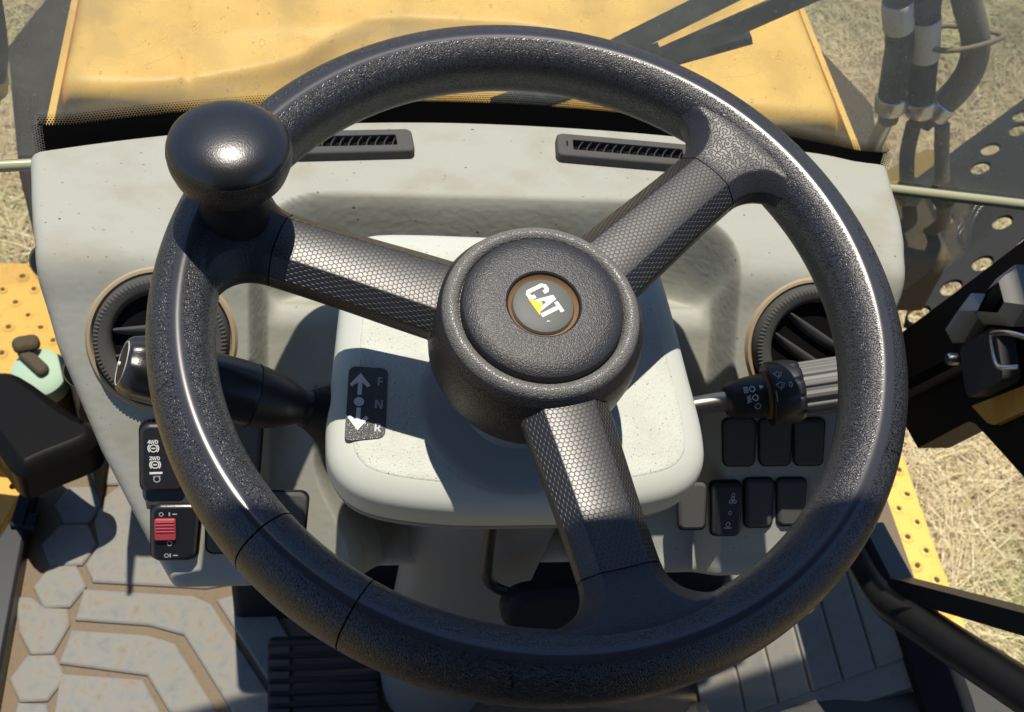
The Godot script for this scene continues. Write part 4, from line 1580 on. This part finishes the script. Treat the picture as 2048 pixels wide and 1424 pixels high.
func column() -> void:
	var c := thing("steering_column", "pale grey steering column pod under the wheel with F N R decal", "steering column", wheel_xf() * POD)
	var ol := [Vector2(0.0825, 0.127), Vector2(0.0985, 0.114), Vector2(0.105, 0.085), Vector2(0.1105, 0.03), Vector2(0.1145, -0.015), Vector2(0.110, -0.040), Vector2(0.091, -0.0565), Vector2(0.050, -0.0645)]
	var cp := []
	cp.append(Vector2(0.004, -0.127))
	for k in ol.size():
		cp.append(Vector2(0.004 + ol[k].x, -ol[k].y))
	cp.append(Vector2(0.004, 0.0660))
	for k in range(ol.size() - 1, -1, -1):
		cp.append(Vector2(0.004 - ol[k].x, -ol[k].y))
	var o := smooth_path(cp, true, 6)
	var mid := Vector2(0.004, -0.03)
	var stack := func(rows: Array) -> MB:
		var p := PackedVector3Array()
		for r in rows:
			for k in o.size() + 1:
				var q: Vector2 = o[k % o.size()]
				var nx: Vector2 = o[(k + 1) % o.size()]
				var pv: Vector2 = o[(k + o.size() - 1) % o.size()]
				var d := (nx - pv).normalized()
				var nn := Vector2(-d.y, d.x)
				if nn.dot(q - mid) > 0.0:
					nn = -nn
				var e: Vector2 = q + nn * r[0]
				if r[0] > 0.02:
					e = mid + (q - mid) * (1.0 - r[0] / 0.10)
				p.append(Vector3(e.x, r[1], e.y))
		var g := MB.new()
		g.grid(p, rows.size() - 1, o.size(), false, true, Vector3.ZERO)
		return g
	# upper shell with a smooth rounded border, grained panel let into it
	obj("upper_shell", stack.call([[0.004, -0.1265], [0.0005, -0.1255], [0.0, -0.1235], [0.0, -0.112], [0.0008, -0.1080], [0.0026, -0.1042], [0.0060, -0.1008], [0.0105, -0.0984], [0.0140, -0.0971], [0.0152, -0.0968]]), M.pod_smooth, c)
	obj("top_panel", stack.call([[0.0148, -0.0976], [0.0152, -0.0966], [0.0165, -0.0963], [0.0195, -0.0959], [0.03, -0.0955], [0.05, -0.0948], [0.075, -0.0943], [0.0999, -0.0940]]), M.pod_plastic, c)
	obj("lower_shell", stack.call([[0.0045, -0.1265], [0.0015, -0.1280], [0.0012, -0.1300], [0.003, -0.138], [0.009, -0.150], [0.018, -0.160], [0.04, -0.172], [0.0999, -0.178]]), M.pod_lower, c)
	var g := MB.new()
	g.lathe([Vector2(0.058, -0.0955), Vector2(0.056, -0.0938), Vector2(0.052, -0.0930), Vector2(0.031, -0.0920), Vector2(0.029, -0.088), Vector2(0.029, -0.06), Vector2(0.0, -0.055)], 40)
	obj("boss", g, M.pod_boss, c)
	# column tube under the pod
	g = MB.new()
	g.lathe([Vector2(0.0, -0.165), Vector2(0.075, -0.165), Vector2(0.072, -0.185), Vector2(0.060, -0.205), Vector2(0.058, -0.22), Vector2(0.057, -0.50), Vector2(0.060, -0.84), Vector2(0, -0.84)], 48)
	obj("column_tube", g, M.column_plastic, c, at(0.012, 0, -0.03))
	# tilt handle
	g = MB.new()
	g.tube(smooth_path([Vector3(-0.002, -0.18, 0.028), Vector3(0.0, -0.245, 0.045), Vector3(0.004, -0.275, 0.05), Vector3(0.018, -0.285, 0.055), Vector3(0.04, -0.285, 0.06)], false, 5), 0.004, 10)
	var th := obj("tilt_lever", g, M.satin_black, c)
	g = MB.new()
	g.xf = Transform3D(Basis(Vector3(1, 0, 0), 0.9) * Basis(Vector3(0, 1, 0), -0.05), Vector3(0.056, -0.292, 0.062))
	g.plate(poly(smooth_path([Vector2(-0.042, -0.006), Vector2(-0.03, -0.017), Vector2(0.0, -0.021), Vector2(0.034, -0.017), Vector2(0.040, 0.0), Vector2(0.034, 0.018), Vector2(0.0, 0.022), Vector2(-0.03, 0.015), Vector2(-0.042, 0.006)], true, 4)), 0.018, 0.006)
	obj("handle_pad", g, M.matte_black, th)

	# F N R decal on the top panel
	var dx := Transform3D(Basis(Vector3.UP, -0.06), Vector3(-0.0868, -0.0962, 0.0005))
	g = MB.new()
	var dp := MB.rounded(0.0232, 0.0492, 0.004, 6)
	var q := PackedVector2Array()
	for z in dp:
		q.append(Vector2(z.x, z.y - 0.0035 * (z.x / 0.0232 + 0.5) * smoothstep(0.0, 0.0246, z.y)))
	g.plate(q, 0.0012, 0.0003, 0.5)
	var de := obj("gear_decal", g, M.decal_dark, c, dx)
	var f := func(z: Vector2) -> Array: return [Vector3(z.x, 0.00145, z.y), Vector3.UP]
	var ax := -0.0045
	for s in [1.0, -1.0]:
		var k := MB.new()
		var zc := -0.0015
		k.fill(f, poly([Vector2(ax - 0.0013, zc - s * 0.0042), Vector2(ax - 0.0013, zc - s * 0.0125), Vector2(ax - 0.0046, zc - s * 0.0092), Vector2(ax - 0.0061, zc - s * 0.0108), Vector2(ax, zc - s * 0.0187), Vector2(ax + 0.0061, zc - s * 0.0108), Vector2(ax + 0.0046, zc - s * 0.0092), Vector2(ax + 0.0013, zc - s * 0.0125), Vector2(ax + 0.0013, zc - s * 0.0042)]))
		obj("arrow", k, M.white_print, de)
	var k2 := MB.new()
	k2.fill(f, poly(circle(Vector2(ax, -0.0012), 0.0030, 24)))
	obj("dot", k2, M.white_print, de)
	for i in 3:
		lettering(de, ["F", "N", "R"][i], 0.0052, Vector3(0.0073, 0.0013, -0.0150 + 0.0150 * i), M.grey_print, true)


# ---------------------------------------------------------------- levers
func along(a: Vector3, b: Vector3) -> Transform3D:       # y runs from a to b; x points up-ish
	var y := (b - a).normalized()
	var z := y.cross(Vector3.UP).normalized()
	var x := y.cross(z).normalized()
	return Transform3D(Basis(x, y, z), a)

func levers() -> void:
	var w := wheel_xf() * POD
	# left: direction lever, thick, with a round end cap
	var a := w * Vector3(-0.098, -0.128, -0.006)
	var b := w * Vector3(-0.2235, -0.076, -0.0155)
	var l := thing("direction_lever", "thick black direction lever with ringed end cap left of the column", "lever", along(a, b))
	var len := a.distance_to(b)
	var g := MB.new()
	g.lathe([Vector2(0, -0.004), Vector2(0.030, -0.004), Vector2(0.026, 0.004), Vector2(0.016, 0.016), Vector2(0.0115, 0.024), Vector2(0, 0.024)], 36)
	obj("boot", g, M.matte_black, l)
	g = MB.new()
	g.lathe([Vector2(0, 0.022), Vector2(0.0105, 0.022), Vector2(0.0112, 0.026), Vector2(0.0105, 0.029), Vector2(0.0135, 0.036), Vector2(0.0165, 0.046), Vector2(0.0182, 0.056), Vector2(0.0186, 0.058)], 40)
	obj("neck", g, M.satin_black, l)
	g = MB.new()
	var p := PackedVector3Array()
	var rows := [[0.057, 0.0178], [0.060, 0.0186], [0.080, 0.0187], [len - 0.03, 0.0178], [len - 0.008, 0.0172], [len - 0.002, 0.0152], [len, 0.0135], [len - 0.0006, 0.0126]]
	var seg := 96
	for r in rows:
		for i in seg + 1:
			var t := TAU * i / seg
			var oc := 1.0 + 0.035 * cos(8.0 * t) * smoothstep(0.07, 0.10, r[0])
			p.append(Vector3(cos(t) * r[1] * oc, r[0], sin(t) * r[1] * oc))
	g.grid(p, rows.size() - 1, seg, false, true, Vector3.ZERO)
	obj("grip", g, M.gloss_black, l)
	g = MB.new()
	g.lathe([Vector2(0.0126, len - 0.003), Vector2(0.0125, len + 0.0003), Vector2(0.0120, len + 0.0003), Vector2(0.0119, len - 0.003)], 48)
	obj("ring", g, M.grey_print, l)
	g = MB.new()
	g.lathe([Vector2(0.0120, len - 0.004), Vector2(0.0119, len), Vector2(0.0, len + 0.0008)], 40)
	var ec := obj("end_cap", g, M.matte_black, l)
	g = MB.new()
	g.xf = at(0.002, len + 0.0012, 0.001)
	g.lathe([Vector2(0, 0.0006), Vector2(0.0012, 0.0006), Vector2(0.0012, -0.001), Vector2(0, -0.001)], 14)
	obj("symbol", g, M.white_print, ec)

	# right: wiper and light stalk
	w = wheel_xf() * Transform3D(Basis.from_scale(Vector3.ONE * 1.0487), Vector3(0.0055, -0.0271, -0.0158))
	a = w * Vector3(0.108, -0.118, -0.008)
	b = w * Vector3(0.2080, -0.098, -0.0150)
	var s := thing("wiper_light_stalk", "ribbed black wiper and headlight stalk right of the column on a steel shaft", "stalk", along(a, b).scaled_local(Vector3.ONE * 1.05))
	g = MB.new()
	g.lathe([Vector2(0, -0.01), Vector2(0.0060, -0.01), Vector2(0.0060, 0.032), Vector2(0.0064, 0.033), Vector2(0, 0.033)], 24)
	obj("shaft", g, M.chrome, s)
	g = MB.new()
	g.lathe([Vector2(0, 0.0305), Vector2(0.0088, 0.0305), Vector2(0.0105, 0.0325), Vector2(0.0118, 0.037), Vector2(0.0132, 0.044), Vector2(0.0140, 0.054), Vector2(0.0142, 0.056), Vector2(0, 0.056)], 40)
	var co := obj("collar", g, M.satin_black, s)
	g = MB.new()
	g.lathe([Vector2(0, 0.055), Vector2(0.0150, 0.055), Vector2(0.0152, 0.0575), Vector2(0, 0.0575)], 32)
	obj("rust_gap", g, M.rust_dust, s)
	g = MB.new()
	p = PackedVector3Array()
	rows = [[0.0570, 0.012], [0.0570, 0.0196], [0.0580, 0.0204], [0.064, 0.0206], [0.070, 0.0203], [0.0745, 0.0196], [0.0775, 0.0186], [0.078, 0.013]]
	for k in rows.size():
		for i in seg * 2 + 1:
			var t := PI * i / seg
			var r: float = rows[k][1]
			if k == 5 or k == 6:
				r -= 0.0016 * pow(maxf(0.0, cos(11.0 * t)), 4.0)
			p.append(Vector3(cos(t) * r, rows[k][0], sin(t) * r))
	g.grid(p, rows.size() - 1, seg * 2, false, true, Vector3.ZERO)
	var rg := obj("twist_ring", g, M.satin_black, s)
	g = MB.new()
	p = PackedVector3Array()
	rows = [[0.073, 0.0166], [0.10, 0.0168], [0.125, 0.0168], [0.136, 0.0160], [0.139, 0.0135], [0.139, 0.0001]]
	for k in rows.size():
		for i in seg * 2 + 1:
			var t := PI * i / seg
			var r: float = rows[k][1]
			r += 0.0007 * signf(cos(14.0 * t)) * minf(1.0, 3.0 * absf(cos(14.0 * t))) * (1.0 if k < 4 else 0.0)
			p.append(Vector3(cos(t) * r, rows[k][0], sin(t) * r))
	g.grid(p, rows.size() - 1, seg * 2, false, true, Vector3.ZERO)
	obj("ribbed_grip", g, M.grip_grey, s)
	# printed symbols; the map takes (along the stalk, around it) to the surface
	var up_angle := 0.0
	for q in 90:
		var t := TAU * q / 90
		var n: Vector3 = s.transform.basis * Vector3(cos(t), 0, sin(t))
		var best: Vector3 = s.transform.basis * Vector3(cos(up_angle), 0, sin(up_angle))
		if n.dot(Vector3(-0.15, 0.75, 0.645)) > best.dot(Vector3(-0.15, 0.75, 0.645)):
			up_angle = t
	var down := -1.0 if (s.transform.basis * Vector3(cos(up_angle + 0.3), 0, sin(up_angle + 0.3))).z < (s.transform.basis * Vector3(cos(up_angle), 0, sin(up_angle))).z else 1.0
	var wrapped := func(q: Vector2, r: float) -> Array:
		var t := up_angle + down * q.y / r
		var n := Vector3(cos(t), 0, sin(t))
		return [n * (r + 0.0003) + Vector3(0, q.x, 0), n]
	var fc := func(q: Vector2) -> Array: return wrapped.call(q, lerpf(0.0122, 0.0142, clampf((q.x - 0.039) / 0.015, 0, 1)))
	for k in 3:
		var ink := MB.new()
		var c := Vector2(0.0455 + 0.001 * k, -0.0058 + 0.0056 * k)
		ink.ink(fc, arc(c, 0.0019, -PI / 2, PI / 2), 0.0006)
		ink.ink(fc, arc(c, 0.0014, PI / 2, PI * 1.5), 0.0006)
		if k < 2:
			for j in 4:
				ink.ink(fc, [c + Vector2(-0.0022, -0.0016 + 0.0011 * j), c + Vector2(-0.0048, -0.0016 + 0.0011 * j + (0.0008 if k == 1 else 0.0))], 0.0005)
		obj("lamp_symbol", ink, M.white_print if k < 2 else M.grey_print, co)
	var mk := MB.new()
	mk.fill(fc, poly([Vector2(0.0505, -0.0078), Vector2(0.0530, -0.0064), Vector2(0.0505, -0.0050)]))
	obj("pointer", mk, M.white_print, co)
	var fr := func(q: Vector2) -> Array: return wrapped.call(q, 0.0206)
	for k in 2:
		var ink := MB.new()
		var c := Vector2(0.0620, -0.0130 + 0.0075 * k)
		ink.ink(fr, [c + Vector2(-0.0026, -0.0012), c + Vector2(0, -0.0022), c + Vector2(0.0026, -0.0014), c + Vector2(0.0012, 0.0012), c + Vector2(-0.0010, 0.0012), c + Vector2(-0.0026, -0.0012)], 0.0005)
		ink.ink(fr, [c + Vector2(-0.0005, 0.0026), c + Vector2(0.0010, -0.0010)], 0.0005)
		if k == 1:
			var e := []
			for i in 16:
				e.append(c + Vector2(0.0060 + 0.0009 * cos(TAU * i / 16), 0.0016 * sin(TAU * i / 16)))
			ink.ink(fr, e, 0.0005, true)
		obj("wiper_symbol", ink, M.grey_print, rg)
	var tk := MB.new()
	tk.ink(fr, [Vector2(0.0585, -0.003), Vector2(0.0585, 0.004)], 0.0005)
	obj("tick", tk, M.grey_print, rg)


# ---------------------------------------------------------------- steering wheel
const RIM_R := 0.1832
func rim_section(t: float) -> Vector2:      # t = 0 outward, PI/2 up; a soft ridge on the outer upper side
	var a := 0.0170
	var b := 0.0200
	var c := cos(t)
	var s := sin(t)
	var e := 2.0 / 2.35
	var x := a * signf(c) * pow(absf(c), e)
	var y := b * signf(s) * pow(absf(s), e)
	var k := 1.0 + 0.055 * exp(-pow((t - 1.55) / 0.20, 2.0)) + 0.03 * exp(-pow((t - 5.6) / 0.25, 2.0))
	return Vector2(x, y) * k

func rim_arc(a0: float, a1: float, n: int) -> MB:
	var g := MB.new()
	var p := PackedVector3Array()
	var uv := PackedVector2Array()
	for i in n + 1:
		var a := lerpf(a0, a1, float(i) / n)
		for j in 73:
			var s := rim_section(TAU * j / 72)
			p.append(Vector3((RIM_R + s.x) * cos(a), s.y, (RIM_R + s.x) * sin(a)))
			uv.append(Vector2(a * RIM_R, j / 72.0 * 0.117))
	g.grid(p, n, 72, false, true, Vector3.ZERO, uv)
	return g

func spoke_ring(r: float, hw: float, top: float, ang: float, scale := 1.0) -> Array:     # section of a spoke: crested top, chamfers, rounded belly
	var q := []
	var tw := hw * 0.56
	for z in [[-tw, 0.0], [-tw * 0.5, 0.0006], [0.0, 0.0008], [tw * 0.5, 0.0006], [tw, 0.0], [tw + (hw - tw) * 0.12, -0.0006], [hw * 0.96, -0.0075], [hw, -0.0095], [hw, -0.0165], [hw * 0.93, -0.0205], [hw * 0.75, -0.0235], [0.0, -0.0255], [-hw * 0.75, -0.0235], [-hw * 0.93, -0.0205], [-hw, -0.0165], [-hw, -0.0095], [-hw * 0.96, -0.0075], [-tw - (hw - tw) * 0.12, -0.0006], [-tw, 0.0]]:
		var w: float = z[0] * scale
		var a := ang + w / r
		q.append(Vector3(r * cos(a), top + z[1] * scale, r * sin(a)))
	return q

func steering_wheel() -> void:
	var w := thing("steering_wheel", "black three-spoke steering wheel with leather-grain rim and round hub", "steering wheel", wheel_xf())
	# rim in two pieces, parted by two fine seams at the near left
	var s0 := deg_to_rad(121.9)
	var s1 := deg_to_rad(139.2)
	obj("rim", rim_arc(s1 + 0.0022, s0 + TAU - 0.0022, 280), M.rim_leather, w)
	obj("rim_section", rim_arc(s0 + 0.0022, s1 - 0.0022, 16), M.rim_leather, w)
	var g := MB.new()
	for a in [s0, s1]:
		g = MB.new()
		var p := PackedVector3Array()
		for i in 3:
			for j in 37:
				var s := rim_section(TAU * j / 36) * 0.965
				var an: float = a + 0.006 * (i - 1)
				p.append(Vector3((RIM_R + s.x) * cos(an), s.y, (RIM_R + s.x) * sin(an)))
		g.grid(p, 2, 36, false, true, Vector3.ZERO)
		obj("core", g, M.deep_black, w)

	# spokes: honeycomb grips and grained feet that flare into the rim
	for k in 3:
		var ang := deg_to_rad(78.2 + 120.0 * k)
		g = MB.new()
		var p := PackedVector3Array()
		var uv := PackedVector2Array()
		var n := 22
		for i in n + 1:
			var f := float(i) / n
			var r := lerpf(0.036, 0.1425, f)
			var hw := lerpf(0.0240, 0.0208, smoothstep(0.0, 0.9, f))
			var top := lerpf(0.0070, 0.0115, f)
			var ring := spoke_ring(r, hw, top, ang)
			var run := 0.0
			for j in ring.size():
				if j > 0:
					run += (ring[j] as Vector3).distance_to(ring[j - 1])
				p.append(ring[j])
				uv.append(Vector2(run, r))
		g.grid(p, n, 18, false, true, Vector3.ZERO, uv)
		obj("spoke", g, M.hex_grip, w)
		g = MB.new()
		p = PackedVector3Array()
		for i in 3:
			p.append_array(PackedVector3Array(spoke_ring(0.1405 + 0.002 * i, 0.0203, 0.0113, ang)))
		g.grid(p, 2, 18, false, true, Vector3.ZERO)
		obj("seam", g, M.deep_black, w)
		g = MB.new()
		p = PackedVector3Array()
		for i in 3:
			p.append_array(PackedVector3Array(spoke_ring(0.0572 + 0.0005 * i, 0.02365, 0.00765, ang)))
		g.grid(p, 2, 18, false, true, Vector3.ZERO)
		obj("dust_line", g, M.tan_dust, w)
		g = MB.new()
		p = PackedVector3Array()
		var m := 26
		for i in m + 1:
			var f := float(i) / m
			var r := lerpf(0.1432, 0.1790, f)
			var t := clampf((r - 0.1440) / 0.026, 0.0, 1.0)
			var hw := 0.0209 + 0.036 * (1.0 - sqrt(1.0 - t * t * 0.995)) + 0.012 * smoothstep(0.1700, 0.1790, r)
			var top := lerpf(0.0116, 0.0172, smoothstep(0.0, 0.9, f))
			p.append_array(PackedVector3Array(spoke_ring(r, hw, top, ang)))
		g.grid(p, m, 18, false, true, Vector3.ZERO)
		obj("spoke_foot", g, M.grip_grain, w)

	# hub
	var hub := MB.new()
	hub.xf = Transform3D(Basis.from_scale(Vector3(1.075, 1.0, 1.075)), Vector3.ZERO)
	hub.lathe([Vector2(0.018, -0.050), Vector2(0.042, -0.048), Vector2(0.0485, -0.040), Vector2(0.0522, -0.028), Vector2(0.0535, -0.014), Vector2(0.0533, -0.003), Vector2(0.0518, 0.0055), Vector2(0.0495, 0.0105), Vector2(0.0480, 0.0125), Vector2(0.018, 0.0125)], 96)
	obj("hub", hub, M.hub_grain, w)
	g = MB.new()
	g.xf = Transform3D(Basis.from_scale(Vector3(1.075, 1.0, 1.075)), Vector3.ZERO)
	g.lathe([Vector2(0.0486, 0.0115), Vector2(0.0480, 0.0135), Vector2(0.0470, 0.0152), Vector2(0.0455, 0.0162), Vector2(0.0438, 0.0164), Vector2(0.0420, 0.0158), Vector2(0.0408, 0.0146), Vector2(0.0403, 0.0125), Vector2(0.0402, 0.0110)], 96)
	obj("hub_ring", g, M.ring_grain, w)
	g = MB.new()
	g.xf = Transform3D(Basis.from_scale(Vector3(1.075, 1.0, 1.075)), Vector3.ZERO)
	g.lathe([Vector2(0.0399, 0.0118), Vector2(0.0398, 0.0150), Vector2(0.0388, 0.0176), Vector2(0.0365, 0.0190), Vector2(0.031, 0.0198), Vector2(0.0235, 0.0202), Vector2(0.0186, 0.0202), Vector2(0.0178, 0.0196), Vector2(0.0175, 0.0184), Vector2(0.0174, 0.0150), Vector2(0.0, 0.0150)], 96)
	obj("hub_cap", g, M.hub_cap, w)
	g = MB.new()
	g.xf = Transform3D(Basis.from_scale(Vector3(1.075, 1.0, 1.075)), Vector3.ZERO)
	g.lathe([Vector2(0.01735, 0.0152), Vector2(0.0173, 0.0184), Vector2(0.0160, 0.0164), Vector2(0.0152, 0.0160), Vector2(0.0150, 0.0152)], 64)
	obj("dirt_ring", g, M.rust_dust, w)
	g = MB.new()
	g.xf = Transform3D(Basis.from_scale(Vector3(1.075, 1.0, 1.075)), Vector3.ZERO)
	g.lathe([Vector2(0.0155, 0.0152), Vector2(0.0154, 0.0168), Vector2(0.0146, 0.0179), Vector2(0.0120, 0.0185), Vector2(0.006, 0.0188), Vector2(0.0, 0.0189)], 64)
	var badge := obj("badge", g, M.badge_face, w)
	# lettering on the badge: heavy letters, with a yellow triangle at the foot of the middle one
	var bx := Transform3D(Basis(Vector3.UP, -deg_to_rad(61.0)).scaled(Vector3(1.22, 1.0, 1.22)), Vector3(0.0006, 0.0, -0.0022))
	var f := func(q: Vector2) -> Array:
		var r := q.length()
		return [bx * Vector3(q.x, 0.01908 - 0.0012 * pow(r / 0.0145, 2.6), q.y), Vector3(0, 1, 0)]
	var H := 0.0050
	var k := MB.new()
	k.ink(f, [Vector2(-0.00385, -0.0021), Vector2(-0.00385, -0.0037), Vector2(-0.0045, -0.0043), Vector2(-0.0064, -0.0043), Vector2(-0.0072, -0.0036), Vector2(-0.0072, 0.0036), Vector2(-0.0064, 0.0043), Vector2(-0.0045, 0.0043), Vector2(-0.00385, 0.0037), Vector2(-0.00385, 0.0021)], 0.0019)
	obj("letter_c", k, M.white_print, badge)
	k = MB.new()
	k.fill(f, poly([Vector2(-0.0028, H), Vector2(-0.0008, -H), Vector2(0.0016, -H), Vector2(0.0036, H), Vector2(0.0018, H), Vector2(0.0014, 0.0024), Vector2(0.00105, 0.0), Vector2(0.0004, -0.0028), Vector2(-0.0002, 0.0), Vector2(-0.0010, H)]))
	obj("letter_a", k, M.white_print, badge)
	k = MB.new()
	k.fill(f, poly([Vector2(0.0026, -H), Vector2(0.0080, -H), Vector2(0.0080, -0.0032), Vector2(0.00625, -0.0032), Vector2(0.00625, H), Vector2(0.0044, H), Vector2(0.0044, -0.0032), Vector2(0.0026, -0.0032)]))
	obj("letter_t", k, M.white_print, badge)
	k = MB.new()
	var ft := func(q: Vector2) -> Array:
		var z: Array = f.call(q)
		return [z[0] + Vector3(0, 0.00012, 0), z[1]]
	k.fill(ft, poly([Vector2(-0.0044, 0.0056), Vector2(0.0004, 0.0012), Vector2(0.0048, 0.0056)]))
	obj("triangle", k, M.yellow_print, badge)
	k = MB.new()
	k.ink(f, circle(Vector2(0.0098, 0.0043), 0.0011, 20), 0.00028, true)
	k.ink(f, [Vector2(0.00945, 0.0049), Vector2(0.00945, 0.0037), Vector2(0.0100, 0.0037), Vector2(0.0101, 0.0041), Vector2(0.0097, 0.0043), Vector2(0.0102, 0.0049)], 0.00022)
	obj("registered_mark", k, M.white_print, badge)

	# spinner knob
	var kb := MB.new()
	kb.lathe([Vector2(0.0, 0.004), Vector2(0.0185, 0.004), Vector2(0.0180, 0.020), Vector2(0.0168, 0.026), Vector2(0.0160, 0.034), Vector2(0.0165, 0.042), Vector2(0, 0.042)], 40)
	var kn := obj("spinner_knob", kb, M.matte_black, w, Transform3D(Basis(Vector3(1, 0, 0), -0.13), Vector3(-0.1585, -0.001, -0.0540)))
	part_label(kn, "round glossy black spinner knob on the far left of the rim")
	g = MB.new()
	g.lathe([Vector2(0.0, 0.038), Vector2(0.016, 0.0385), Vector2(0.0235, 0.0425), Vector2(0.0282, 0.0488), Vector2(0.0302, 0.0553), Vector2(0.0307, 0.0605), Vector2(0.0303, 0.0634), Vector2(0.0296, 0.0640), Vector2(0, 0.0640)], 64)
	obj("knob_skirt", g, M.hub_grain, kn)
	g = MB.new()
	g.lathe([Vector2(0.0300, 0.0632), Vector2(0.0299, 0.0648), Vector2(0.0292, 0.0667), Vector2(0.0270, 0.0694), Vector2(0.0225, 0.0722), Vector2(0.0165, 0.0744), Vector2(0.0085, 0.0758), Vector2(0.0, 0.0762)], 72)
	obj("knob_cap", g, M.gloss_black, kn)
